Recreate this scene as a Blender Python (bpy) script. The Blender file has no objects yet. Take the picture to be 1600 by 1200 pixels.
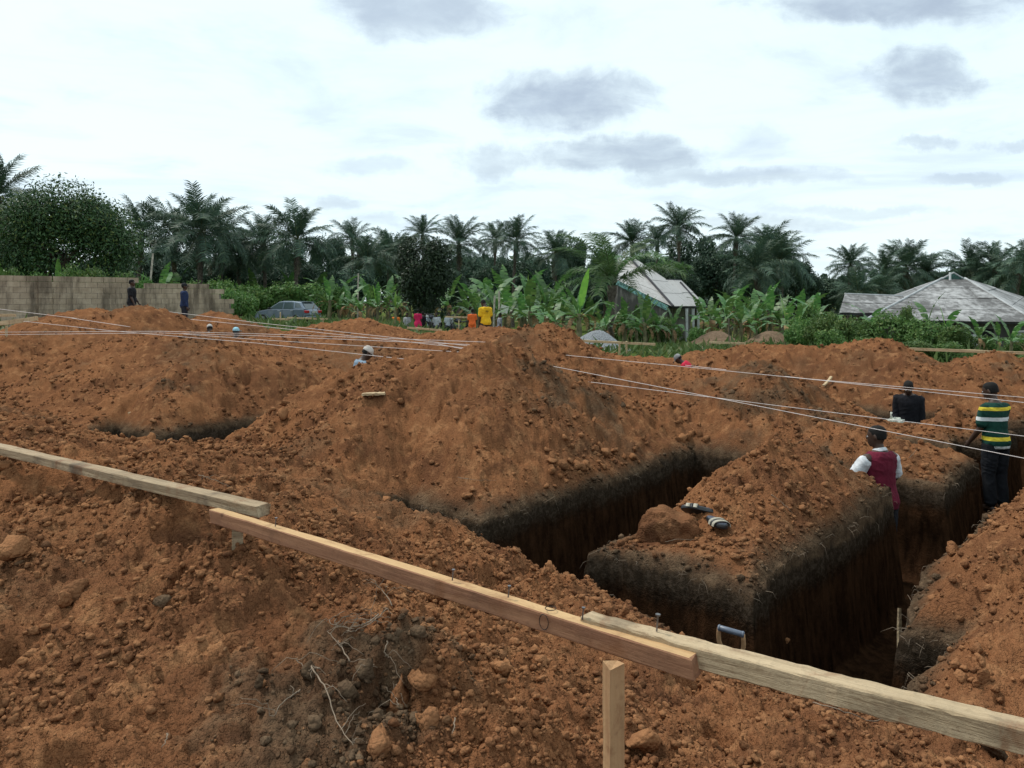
import bpy, bmesh, math, random
import numpy as np
from mathutils import Vector, Matrix, Euler
R = math.radians
random.seed(7)
SC = bpy.context.scene
COL = SC.collection

# ------------------------------------------------------------------ camera
EYE = 2.0
cam_d = bpy.data.cameras.new('camera')
cam = bpy.data.objects.new('camera', cam_d)
COL.objects.link(cam)
cam.location = (0, 0, EYE)
cam.rotation_euler = (R(90), 0, 0)
cam_d.sensor_width = 36
cam_d.lens = 27.0
cam_d.shift_y = -130 / 1600
cam_d.clip_start = 0.05
cam_d.clip_end = 6000
SC.camera = cam

# ------------------------------------------------------------------ light
SUN_EL, SUN_AZ = R(58), R(-60)      # azimuth from +Y (view direction), negative = left
wd = bpy.data.worlds.new('World')
SC.world = wd
wd.use_nodes = True
nt = wd.node_tree
nt.nodes.clear()
N = nt.nodes.new
L = nt.links.new
out = N('ShaderNodeOutputWorld')
sky = N('ShaderNodeTexSky')
sky.sky_type = 'NISHITA'
sky.sun_disc = False
sky.sun_elevation = SUN_EL
sky.sun_rotation = SUN_AZ
sky.air_density = 1.0
sky.dust_density = 2.0
sky.ozone_density = 1.2
bg_sky = N('ShaderNodeBackground')
bg_sky.inputs[1].default_value = 0.12
L(sky.outputs[0], bg_sky.inputs[0])
tc = N('ShaderNodeTexCoord')
sep = N('ShaderNodeSeparateXYZ')
L(tc.outputs['Generated'], sep.inputs[0])


def wmath(op, a, b=None, c=None, clamp=False):
    n = N('ShaderNodeMath')
    n.operation = op
    n.use_clamp = clamp
    for i, v in enumerate((a, b, c)):
        if v is None:
            continue
        if isinstance(v, (int, float)):
            n.inputs[i].default_value = v
        else:
            L(v, n.inputs[i])
    return n.outputs[0]


# cloud deck: project the direction on a flat layer so clouds shrink to the horizon
zz = wmath('ADD', wmath('MAXIMUM', sep.outputs[2], 0.0), 0.13)
px = wmath('DIVIDE', sep.outputs[0], zz)
py = wmath('DIVIDE', sep.outputs[1], zz)
comb = N('ShaderNodeCombineXYZ')
L(px, comb.inputs[0])
L(py, comb.inputs[1])


def wnoise(scale, detail, rough, dist=0.0, off=(0, 0, 0), vec=None):
    mp = N('ShaderNodeMapping')
    mp.inputs['Location'].default_value = off
    L(vec or comb.outputs[0], mp.inputs[0])
    n = N('ShaderNodeTexNoise')
    n.inputs['Scale'].default_value = scale
    n.inputs['Detail'].default_value = detail
    n.inputs['Roughness'].default_value = rough
    n.inputs['Distortion'].default_value = dist
    L(mp.outputs[0], n.inputs['Vector'])
    return n.outputs[0]


def wramp(v, lo, hi):
    n = N('ShaderNodeMapRange')
    n.interpolation_type = 'SMOOTHSTEP'
    n.inputs[1].default_value = lo
    n.inputs[2].default_value = hi
    L(v, n.inputs[0])
    return n.outputs[0]


n_big = wnoise(0.55, 5, 0.55, 0.3, (3.1, 1.7, 0))
n_mid = wnoise(1.9, 7, 0.6, 0.4, (8.2, 4.4, 0))
n_det = wnoise(5.0, 6, 0.6, 0.2, (1.0, 9.0, 0))
# individual grey cloud bellies standing in this sky: azimuth/elevation tangents (x, z over y) and half sizes
bellies = [(870, 158, 112, 42, .95), (965, 243, 118, 24, .85), (640, 14, 125, 40, .8), (1430, 118, 90, 44, .9),
           (1390, -2, 190, 32, .95), (1150, 273, 160, 15, .6), (770, 245, 62, 20, .6), (1450, 228, 55, 10, .55),
           (580, 262, 70, 14, .4), (550, 318, 40, 9, .5), (600, 345, 60, 10, .35), (1180, 352, 120, 13, .4),
           (1520, 283, 70, 9, .45), (1350, 330, 160, 9, .35), (1580, 228, 40, 8, .4), (1180, 222, 50, 22, .25)]
yy = wmath('MAXIMUM', sep.outputs[1], 0.02)
tx = wmath('DIVIDE', sep.outputs[0], yy)
tz = wmath('DIVIDE', sep.outputs[2], yy)
cw = N('ShaderNodeCombineXYZ')
L(tx, cw.inputs[0])
L(tz, cw.inputs[1])
cs = N('ShaderNodeCombineXYZ')
L(tx, cs.inputs[0])
L(wmath('MULTIPLY', tz, 2.0), cs.inputs[1])
w1 = wnoise(6.0, 8, 0.66, 0.2, (0, 0, 0), cw.outputs[0])
w2 = wnoise(6.0, 8, 0.66, 0.2, (5.3, 2.2, 0), cw.outputs[0])
w3 = wnoise(11.0, 9, 0.62, 0.6, (2.3, 7.2, 0), cs.outputs[0])
txw = wmath('ADD', tx, wmath('MULTIPLY', wmath('SUBTRACT', w1, 0.5), 0.20))
tzw = wmath('ADD', tz, wmath('MULTIPLY', wmath('SUBTRACT', w2, 0.5), 0.085))
belly = None
for (bx_, by_, bw_, bh_, bs_) in bellies:
    cx_, cz_ = (bx_ - 800) / 1200, (470 - by_) / 1200
    dx = wmath('DIVIDE', wmath('SUBTRACT', txw, cx_), bw_ / 1200 * 1.05)
    dz = wmath('DIVIDE', wmath('SUBTRACT', tzw, cz_), bh_ / 1200 * 1.1)
    d2 = wmath('ADD', wmath('MULTIPLY', dx, dx), wmath('MULTIPLY', dz, dz))
    d2 = wmath('ADD', d2, wmath('MULTIPLY', wmath('SUBTRACT', w3, 0.5), 2.6))
    m = N('ShaderNodeMapRange')
    m.interpolation_type = 'SMOOTHSTEP'
    m.inputs[1].default_value = 1.7
    m.inputs[2].default_value = 0.0
    m.inputs[3].default_value = 0.0
    m.inputs[4].default_value = bs_
    L(d2, m.inputs[0])
    belly = m.outputs[0] if belly is None else wmath('MAXIMUM', belly, m.outputs[0])
front = wramp(sep.outputs[1], 0.05, 0.25)
belly = wmath('MULTIPLY', belly, front)
soft = wmath('MULTIPLY', wramp(n_mid, 0.46, 0.72), 0.65)
thin = wmath('MULTIPLY', wramp(n_big, 0.45, 0.75), 0.35)
# cloud colour: white lit cloud -> grey-blue belly, with a cool tint where it is thin
mixc = N('ShaderNodeMix')
mixc.data_type = 'RGBA'
mixc.inputs[6].default_value = (0.635, 0.74, 0.765, 1)
mixc.inputs[7].default_value = (0.56, 0.71, 0.775, 1)
L(thin, mixc.inputs[0])
mixs = N('ShaderNodeMix')
mixs.data_type = 'RGBA'
L(mixc.outputs[2], mixs.inputs[6])
mixs.inputs[7].default_value = (0.46, 0.55, 0.645, 1)
mps = N('ShaderNodeMapping')
mps.inputs['Scale'].default_value = (2.6, 2.6, 20.0)
L(tc.outputs['Generated'], mps.inputs[0])
nst = N('ShaderNodeTexNoise')
nst.inputs['Scale'].default_value = 1.0
nst.inputs['Detail'].default_value = 7
nst.inputs['Roughness'].default_value = 0.6
nst.inputs['Distortion'].default_value = 0.5
L(mps.outputs[0], nst.inputs['Vector'])
streak = wmath('MULTIPLY', wramp(nst.outputs[0], 0.46, 0.70), wmath('MULTIPLY', wramp(sep.outputs[2], 0.42, 0.10), 0.75))
soft = wmath('MAXIMUM', soft, streak)
L(soft, mixs.inputs[0])
mixd = N('ShaderNodeMix')
mixd.data_type = 'RGBA'
L(mixs.outputs[2], mixd.inputs[6])
mixd.inputs[7].default_value = (0.30, 0.36, 0.435, 1)
bel2 = wmath('MULTIPLY', belly, wmath('ADD', wmath('MULTIPLY', wramp(n_det, 0.25, 0.65), 0.35), 0.65))
L(bel2, mixd.inputs[0])
bg_c = N('ShaderNodeBackground')
bg_c.inputs[1].default_value = 0.88
L(mixd.outputs[2], bg_c.inputs[0])
mixw = N('ShaderNodeMixShader')
mixw.inputs[0].default_value = 0.90      # cloud cover
L(bg_sky.outputs[0], mixw.inputs[1])
L(bg_c.outputs[0], mixw.inputs[2])
L(mixw.outputs[0], out.inputs[0])

sun_d = bpy.data.lights.new('sun', 'SUN')
sun_d.energy = 1.5
sun_d.angle = R(10)
sun_d.color = (1.0, 0.95, 0.88)
sun = bpy.data.objects.new('sun', sun_d)
COL.objects.link(sun)
sdir = Vector((math.sin(SUN_AZ) * math.cos(SUN_EL), math.cos(SUN_AZ) * math.cos(SUN_EL), math.sin(SUN_EL)))
sun.rotation_euler = sdir.to_track_quat('Z', 'Y').to_euler()
sun.location = (0, 0, 60)
SC.view_settings.view_transform = 'Standard'
SC.view_settings.look = 'None'
SC.view_settings.exposure = 0.78
SC.view_settings.gamma = 1.0
SC.view_settings.use_curve_mapping = False

# ------------------------------------------------------------------ helpers


def P(x, y, d):
    """place seen along a pixel of the photograph at distance d"""
    return Vector(((x - 800) / 1200 * d, d, EYE + (470 - y) / 1200 * d))


def tag(o, label=None, cat=None, group=None, kind=None):
    if label:
        o['label'] = label
    if cat:
        o['category'] = cat
    if group:
        o['group'] = group
    if kind:
        o['kind'] = kind
    return o


def link(o, parent=None):
    COL.objects.link(o)
    if parent is not None:
        o.parent = parent
    return o


def empty(name, loc=(0, 0, 0), rz=0.0, scale=1.0):
    o = bpy.data.objects.new(name, None)
    o.empty_display_size = 0.2
    o.location = loc
    o.rotation_euler = (0, 0, rz)
    o.scale = (scale,) * 3
    return link(o)


def mesh_np(name, verts, faces, mat=None, smooth=False, attrs=None):
    """verts (n,3) array; faces: (m,k) int array or list of lists"""
    me = bpy.data.meshes.new(name)
    if isinstance(faces, np.ndarray):
        v = np.asarray(verts, np.float32)
        m, k = faces.shape
        me.vertices.add(len(v))
        me.vertices.foreach_set('co', v.ravel())
        me.loops.add(m * k)
        me.loops.foreach_set('vertex_index', faces.astype(np.int32).ravel())
        me.polygons.add(m)
        me.polygons.foreach_set('loop_start', np.arange(0, m * k, k, dtype=np.int32))
        me.polygons.foreach_set('loop_total', np.full(m, k, np.int32))
        me.update(calc_edges=True)
    else:
        me.from_pydata([tuple(map(float, p)) for p in verts], [], faces)
        me.update()
    if smooth:
        me.polygons.foreach_set('use_smooth', np.ones(len(me.polygons), bool))
    if attrs:
        for an, arr in attrs.items():
            a = me.attributes.new(an, 'FLOAT', 'POINT')
            a.data.foreach_set('value', np.asarray(arr, np.float32))
    if mat:
        me.materials.append(mat)
    return me


class MB:
    """mesh builder: collects solids, links them as one object"""

    def __init__(s):
        s.v, s.f, s.mi = [], [], []
        s.cur = 0

    def add(s, vs, fs):
        o = len(s.v)
        s.v += [tuple(v) for v in vs]
        s.f += [[i + o for i in f] for f in fs]
        s.mi += [s.cur] * len(fs)
        return s

    def box(s, c, h, rot=None):
        c = Vector(c)
        vs = []
        for x in (-1, 1):
            for y in (-1, 1):
                for z in (-1, 1):
                    p = Vector((x * h[0], y * h[1], z * h[2]))
                    if rot is not None:
                        p = rot @ p
                    vs.append(c + p)
        return s.add(vs, [[0, 1, 3, 2], [4, 6, 7, 5], [0, 4, 5, 1], [2, 3, 7, 6], [0, 2, 6, 4], [1, 5, 7, 3]])

    def tube(s, pts, rad, n=8, caps=True, flat=None):
        pts = [Vector(p) for p in pts]
        if not hasattr(rad, '__len__'):
            rad = [rad] * len(pts)
        rings = []
        up = Vector((0, 0, 1))
        prevx = None
        for i, p in enumerate(pts):
            a = pts[max(i - 1, 0)]
            b = pts[min(i + 1, len(pts) - 1)]
            t = (b - a)
            t = t.normalized() if t.length > 1e-9 else Vector((0, 0, 1))
            if prevx is None:
                ref = up if abs(t.z) < .9 else Vector((1, 0, 0))
                x = t.cross(ref).normalized()
            else:
                x = (prevx - t * prevx.dot(t)).normalized()
            prevx = x
            y = t.cross(x)
            rr = rad[i]
            ra, rb = (rr if hasattr(rr, '__len__') else (rr, rr))
            rings.append([p + x * math.cos(2 * math.pi * k / n) * ra + y * math.sin(2 * math.pi * k / n) * rb for k in range(n)])
        vs = [q for r in rings for q in r]
        fs = []
        for i in range(len(rings) - 1):
            for k in range(n):
                k2 = (k + 1) % n
                fs.append([i * n + k, i * n + k2, (i + 1) * n + k2, (i + 1) * n + k])
        if caps:
            fs.append(list(range(n))[::-1])
            fs.append([(len(rings) - 1) * n + k for k in range(n)])
        return s.add(vs, fs)

    def prism(s, poly, axis_vec):
        """extrude a closed polygon (3-D points) along a vector"""
        a = [Vector(p) for p in poly]
        e = Vector(axis_vec)
        n = len(a)
        vs = a + [p + e for p in a]
        fs = [list(range(n))[::-1], [n + i for i in range(n)]]
        for i in range(n):
            j = (i + 1) % n
            fs.append([i, j, n + j, n + i])
        return s.add(vs, fs)

    def mesh(s, name, mats, smooth=False):
        me = bpy.data.meshes.new(name)
        me.from_pydata(s.v, [], s.f)
        for m in (mats if isinstance(mats, (list, tuple)) else [mats]):
            me.materials.append(m)
        me.polygons.foreach_set('material_index', s.mi)
        if smooth:
            me.polygons.foreach_set('use_smooth', [True] * len(me.polygons))
        me.update()
        bm = bmesh.new()
        bm.from_mesh(me)
        bmesh.ops.recalc_face_normals(bm, faces=bm.faces)
        bm.to_mesh(me)
        bm.free()
        return me

    def build(s, name, mats, parent=None, smooth=False, bevel=0, loc=None, rot=None):
        o = bpy.data.objects.new(name, s.mesh(name, mats, smooth))
        link(o, parent)
        if loc is not None:
            o.location = loc
        if rot is not None:
            o.rotation_euler = rot
        if bevel:
            b = o.modifiers.new('bevel', 'BEVEL')
            b.width = bevel
            b.segments = 2
            b.limit_method = 'ANGLE'
        return o


# ------------------------------------------------------------------ noise in numpy
def _hash(ix, iy, seed):
    h = (ix.astype(np.int64) * 374761393 + iy.astype(np.int64) * 668265263 + seed * 1274126177) & 0xFFFFFFFF
    h = ((h ^ (h >> 13)) * 1274126177) & 0xFFFFFFFF
    h = ((h ^ (h >> 16)) * 2246822519) & 0xFFFFFFFF
    return ((h ^ (h >> 15)) & 0xFFFFFF) / float(0xFFFFFF)


def perlin(x, y, seed=0):
    ix, iy = np.floor(x), np.floor(y)
    fx, fy = x - ix, y - iy
    ux, uy = fx * fx * (3 - 2 * fx), fy * fy * (3 - 2 * fy)

    def g(dx, dy):
        a = _hash(ix + dx, iy + dy, seed) * 2 * np.pi
        return np.cos(a) * (fx - dx) + np.sin(a) * (fy - dy)
    return ((g(0, 0) * (1 - ux) + g(1, 0) * ux) * (1 - uy) + (g(0, 1) * (1 - ux) + g(1, 1) * ux) * uy) * 1.5


def fbm(x, y, oct=4, seed=0, gain=0.5, lac=2.03):
    s, a = 0, 1.0
    for i in range(oct):
        s = s + a * perlin(x, y, seed + i * 17)
        a *= gain
        x, y = x * lac + 3.1, y * lac + 1.7
    return s


def lumps(x, y, cell, seed, dens=0.8):
    """half-buried clods: rounded bumps on a jittered grid, height in units of metres"""
    gx, gy = x / cell, y / cell
    ix, iy = np.floor(gx), np.floor(gy)
    best = np.zeros_like(x)
    for dx in (-1, 0, 1):
        for dy in (-1, 0, 1):
            jx, jy = ix + dx, iy + dy
            cx = jx + .5 + (_hash(jx, jy, seed) - .5) * .8
            cy = jy + .5 + (_hash(jx, jy, seed + 5) - .5) * .8
            pr = _hash(jx, jy, seed + 9)
            ra = .25 + .45 * _hash(jx, jy, seed + 13) ** 1.5
            an = _hash(jx, jy, seed + 21) * 3.1416
            el = .7 + .6 * _hash(jx, jy, seed + 23)
            ex, ey = gx - cx, gy - cy
            rx = ex * np.cos(an) + ey * np.sin(an)
            ry = (-ex * np.sin(an) + ey * np.cos(an)) * el
            d2 = (rx * rx + ry * ry) / (ra * ra)
            tl = (_hash(jx, jy, seed + 29) - .5) * 1.4
            hh = np.minimum(np.sqrt(np.maximum(0, 1 - d2)) * .95, .62 + tl * rx / ra * .5) * ra * .8
            hh = np.where(d2 < 1, np.maximum(hh, 0), 0)
            best = np.maximum(best, np.where(pr < dens, hh, 0))
    return best * cell


def sstep(a, b, v):
    t = np.clip((v - a) / (b - a), 0, 1)
    return t * t * (3 - 2 * t)


# ------------------------------------------------------------------ the dug site: heights
AZ = R(41)
UX, UY = math.sin(AZ), math.cos(AZ)       # s runs along u (to the right and away), t along v (to the right and near)


def st(X, Y):
    return UX * X + UY * Y, UY * X - UX * Y


def xy(s, t):
    return UX * s + UY * t, UY * s - UX * t


# trenches: s0, s1, t0, t1, depth
TR = [
    (3.95, 9.42, -2.22, -1.40, 1.12),     # long trench running to the right rear
    (8.6, 40.0, -1.92, -1.10, 1.12),
    (11.2, 11.95, -3.1, -1.5, 1.0),
    (4.1, 9.4, -4.85, -3.62, 1.15),      # parallel trench left of the block
    (4.12, 5.12, -5.9, -1.02, 1.15),     # front cross trench
    (8.50, 9.42, -5.0, 3.0, 1.10),       # cross trench where the maroon shirt stands
    (4.05, 5.08, -12.7, -9.6, 1.05),     # front cross trench, left end
    (4.1, 9.7, -11.7, -10.6, .58),      # long trench with the grey shirt
    (13.9, 14.9, -7.2, 4.0, 1.10),       # cross trench with the black shirt
    (13.6, 14.6, -34, -7.8, 1.0),        # its left continuation
    (17.5, 18.5, -12, -1.0, 0.95),
    (11.8, 12.7, -2.4, -1.1, .95),
    (9.6, 12.6, -21.4, -20.3, 1.0),
    (10.3, 11.4, -21.0, -18.7, 1.0),
]
DEP = -1.12
# mounds: s, t, height, radius along s, radius along t, sharpness
MO = [
    (7.5, -7.0, 1.36, 3.0, 2.8, .35),
    (7.2, -8.2, 1.16, 2.4, 2.2, .4),
    (10.5, -9.15, 1.70, 2.9, 3.6, .25),
    (12.4, -7.1, .45, 2.0, 2.0, .4),
    (11.3, -4.85, 1.02, 2.2, 1.75, .5),
    (10.6, -3.3, .40, 1.8, 1.2, .5),
    (16.4, -5.6, 1.42, 2.2, 3.4, .4),
    (17.2, -3.4, .9, 2.3, 2.6, .5),
    (16.3, -.3, .95, 1.7, 2.6, .6),
    (18.0, 2.6, .95, 3.0, 3.4, .6),
    (20.5, -2.2, .85, 2.6, 3.2, .6),
    (21.5, 2.5, .85, 2.8, 3.4, .6),
    (13.1, -2.6, .52, .7, .6, .4),
    (7.2, -2.98, .52, 1.35, 1.0, .4),
    (6.3, -2.7, .15, 1.2, .8, .5),
    (6.9, .45, 1.0, 2.9, 2.2, .5),
    (11.8, .6, .7, 2.6, 2.2, .5),
    (5.7, -.35, .50, 1.1, 1.0, .5),
    (8.0, -16.2, 1.08, 2.9, 4.4, .5),
    (7.3, -13.4, .95, 2.3, 2.3, .5),
    (7.2, -21.4, .85, 2.6, 2.4, .5),
    (12.0, -16.5, .7, 2.4, 4.0, .5),
    (16.8, -15.0, .95, 2.6, 4.2, .5),
    (17.4, -11.3, .65, 2.5, 2.4, .5),
    (16.5, -9.9, .45, 2.0, 1.8, .5),
    (9.7, -23.2, .98, 2.4, 2.8, .5),
    (9.6, -26.2, .80, 2.6, 2.8, .5),
    (13.0, -28.0, .6, 2.8, 2.8, .5),
    (16.4, -20.8, .62, 2.4, 3.4, .5),
    (12.9, -23.4, .85, 1.8, 2.0, .5),
    (21.5, -9.5, .7, 2.6, 3.0, .6),
    (20.8, -6.0, .95, 2.2, 2.6, .5),
]
E_T = [-40, -14, -10.7, -9, -7.66, -6.4, -5.3, -4.28, -3.27, -2.25, -1, 2, 6]
E_H = [.3, .3, .32, .27, .36, .58, .62, .38, .21, .03, .0, .1, .2]
B_T = [-40, -8, -5.85, -4, -3.1, -2.5, -1.9, -1.3, -.95, -.6, -.3, 2, 6]
B_H = [.8, .93, .97, .96, .885, .80, .70, .60, .72, .86, .90, .92, .8]
F_T = [-40, -8, -3, -1, 0, 1, 6]
F_H = [.7, .65, .58, .45, .72, .8, .7]


def base_z(X, Y):
    """lie of the land round the site"""
    left = sstep(4.0, -9.0, X)
    z = 0.85 * sstep(13, 24, Y) * left
    z = z - 0.35 * sstep(34, 50, Y) * left
    z = z - 0.9 * sstep(26, 52, Y) * (1 - left) - .3 * sstep(50, 80, Y)
    return z


def soil_mask(X, Y):
    """1 on the dug site, 0 on the grass beyond"""
    e = fbm(X * .35, Y * .35, 3, 91) * 1.6
    lim = np.interp(X, [-60, -20, -9, -3, 2, 6, 10, 16, 30], [27, 27.5, 28, 30.5, 25, 22.5, 22, 19, 15])
    return sstep(1.0, -1.0, Y - lim + e)


def trench_sd(s, t):
    sd = np.full_like(s, 9.0)
    dep = np.full_like(s, 1.1)
    for (s0, s1, t0, t1, dd) in TR:
        d = np.maximum(np.abs(s - (s0 + s1) / 2) - (s1 - s0) / 2, np.abs(t - (t0 + t1) / 2) - (t1 - t0) / 2)
        dep = np.where(d < sd, dd, dep)
        sd = np.minimum(sd, d)
    return sd, dep


def site(X, Y, detail=True):
    """height, trench signed distance, darkness of the soil"""
    X = np.asarray(X, float)
    Y = np.asarray(Y, float)
    s, t = st(X, Y)
    r = np.hypot(X, Y)
    ws = s + fbm(X * 1.1, Y * 1.1, 3, 3) * .10 + fbm(X * 5, Y * 5, 2, 4) * .014
    wt = t + fbm(X * 1.1 + 9, Y * 1.1, 3, 5) * .10 + fbm(X * 5, Y * 5 + 7, 2, 6) * .014
    sd, dep = trench_sd(ws, wt)
    zb = base_z(X, Y)
    # piled soil
    ms = s + fbm(X * .8, Y * .8, 3, 31) * .35
    mt = t + fbm(X * .8 + 5, Y * .8, 3, 37) * .35
    pile = np.zeros_like(s)
    for (cs, ct, hp, rs, rt, r0) in MO:
        q = np.hypot((ms - cs) / rs, (mt - ct) / rt)
        h = hp * (1 + r0 * .35 - (np.sqrt(q * q + (r0 * .35) ** 2)))
        pile = np.where(h > pile, h + .02 * 0, np.maximum(pile, h))
    pile = pile * (1 - .95 * np.exp(-((s - 12.35) / 1.0) ** 2 - ((t + 3.25) / .75) ** 2))
    pile = np.maximum(pile, 0) + .05 * sstep(0, .3, pile)
    # foreground bank on which the profile boards lie
    eh, bh, fh = np.interp(t, E_T, E_H), np.interp(t, B_T, B_H), np.interp(t, F_T, F_H)
    k = np.clip((s - 1.75) / (4.1 - 1.75), 0, 1)
    k2 = np.clip((s - .4) / (1.75 - .4), 0, 1)
    fg = np.where(s > 1.75, bh * (1 - k) + eh * k, fh * (1 - k2) + bh * k2)
    fg = np.where(s > 4.1, np.maximum(eh - .55 * (s - 4.1), 0), fg)
    fg = np.where(s < .4, fh + .1 * np.minimum(0, s), fg)
    fg = np.maximum(fg, 0)
    top = np.maximum(np.minimum(pile, np.maximum(sd * .80 - .02, 0)), np.minimum(fg, .12 + np.maximum(sd, 0) * .9))
    sm = soil_mask(X, Y)
    top = top * sm
    rough = np.clip(top / .25, .25, 1) * np.clip(sm + .1, 0, 1)
    top = top + fbm(X * .9, Y * .9, 4, 41) * .075 * rough
    slopeward = fbm(X * 3.1, Y * 3.1, 4, 47, .55)
    top = top + slopeward * .032 * rough
    if detail:
        near = np.clip(9 / np.maximum(r, .3), .0, 1)
        cl = np.clip(fbm(X * .55, Y * .55, 3, 53) * 1.1 + .72, .42, 1)
        amp = rough * cl
        wx = X + fbm(X * 5, Y * 5, 3, 8) * .06
        wy = Y + fbm(X * 5 + 4, Y * 5, 3, 9) * .06
        vx = X + fbm(X * 17, Y * 17, 2, 10) * .018
        vy = Y + fbm(X * 17 + 4, Y * 17, 2, 11) * .018
        top = top + lumps(wx, wy, .36, 61, .4) * .42 * amp
        top = top + lumps(wx, wy, .16, 67, .65) * .85 * amp
        top = top + lumps(vx, vy, .08, 71, .7) * .8 * rough * np.clip(cl + .2, 0, 1) * np.clip(14 / r, 0, 1)
        top = top + lumps(vx, vy, .04, 73, .75) * .9 * rough * near
        top = top + fbm(X * 9, Y * 9, 4, 79, .62) * .026 * rough
        top = top - np.abs(fbm(X * 2.3, Y * 2.3, 3, 83)) * .045 * rough
        pit = sstep(.42, .75, fbm(X * 3.3 + 2, Y * 3.3, 3, 85)) * .09 + sstep(.4, .7, fbm(X * 8 + 2, Y * 8, 2, 86)) * .03 * near
        top = top - pit * rough
    # rim of the trench droops and crumbles a little
    top = top - .05 * np.exp(-np.maximum(sd, 0) / .07)
    floor = -dep + fbm(X * 1.6, Y * 1.6, 3, 87) * .05 + .16 * np.exp(np.minimum(sd, 0) / .12) + lumps(X, Y, .16, 62, .5) * .5
    bat = np.clip(-sd / .085, 0, 1)
    bat = bat ** .8
    z = np.where(sd < 0, top * (1 - bat) + floor * bat, top)
    z = z + zb + .14 * sstep(5.3, 8.2, s) * sstep(8.95, 8.55, ws) * sstep(-3.9, -3.6, wt) * sstep(-1.95, -2.25, wt) * np.where(sd < 0, 1 - bat, 1)
    # dark topsoil: rims, undug strips and turned-over patches
    patch = fbm(X * .42, Y * .42, 4, 101)
    dark = sstep(.05, .75, patch) * .42
    rim = np.exp(-np.maximum(sd, 0) / .16) * sstep(.30, .02, top + .4 * fbm(X * 2, Y * 2, 2, 7) * .3) * sm
    fgp = np.exp(-(((s - 1.55) / .68) ** 2 + ((t + 2.1) / .52) ** 2) ** 1.2) * 1.0
    m1 = np.exp(-(((s - 8.1) / 1.3) ** 2 + ((t + 5.95) / .85) ** 2)) * .8
    m3 = np.exp(-(((s - 10.9) / 1.7) ** 2 + ((t + 4.3) / 1.7) ** 2)) * .75
    bl = np.exp(-(((s - 8.1) / .6) ** 2 + ((t + 2.75) / .7) ** 2)) * .75
    br = fbm(X * 2.7, Y * 2.7, 4, 109) * .5
    fr_ = np.exp(-(((s - 19) / 3.2) ** 2 + ((t + 1.5) / 3.6) ** 2)) * .62
    fl_ = np.exp(-(((s - 6.2) / 1.0) ** 2 + ((t + 13.2) / 1.6) ** 2)) * .5
    spots = np.maximum.reduce([fgp, m1, m3, bl, fr_, fl_])
    spots = sstep(.15, .95, spots + br * .9) * np.clip(spots * 2.2, 0, 1) * .64
    dark = np.clip(np.maximum(np.maximum(dark, rim), spots), 0, 1)
    rec = sstep(4.3, 3.9, s) * sstep(-.5, .2, br)
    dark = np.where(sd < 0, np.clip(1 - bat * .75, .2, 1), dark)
    return z, sd, dark, sm


def ground_z(x, y):
    return float(site(np.array([x]), np.array([y]))[0][0])
# ------------------------------------------------------------------ materials
MATS = {}


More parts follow.
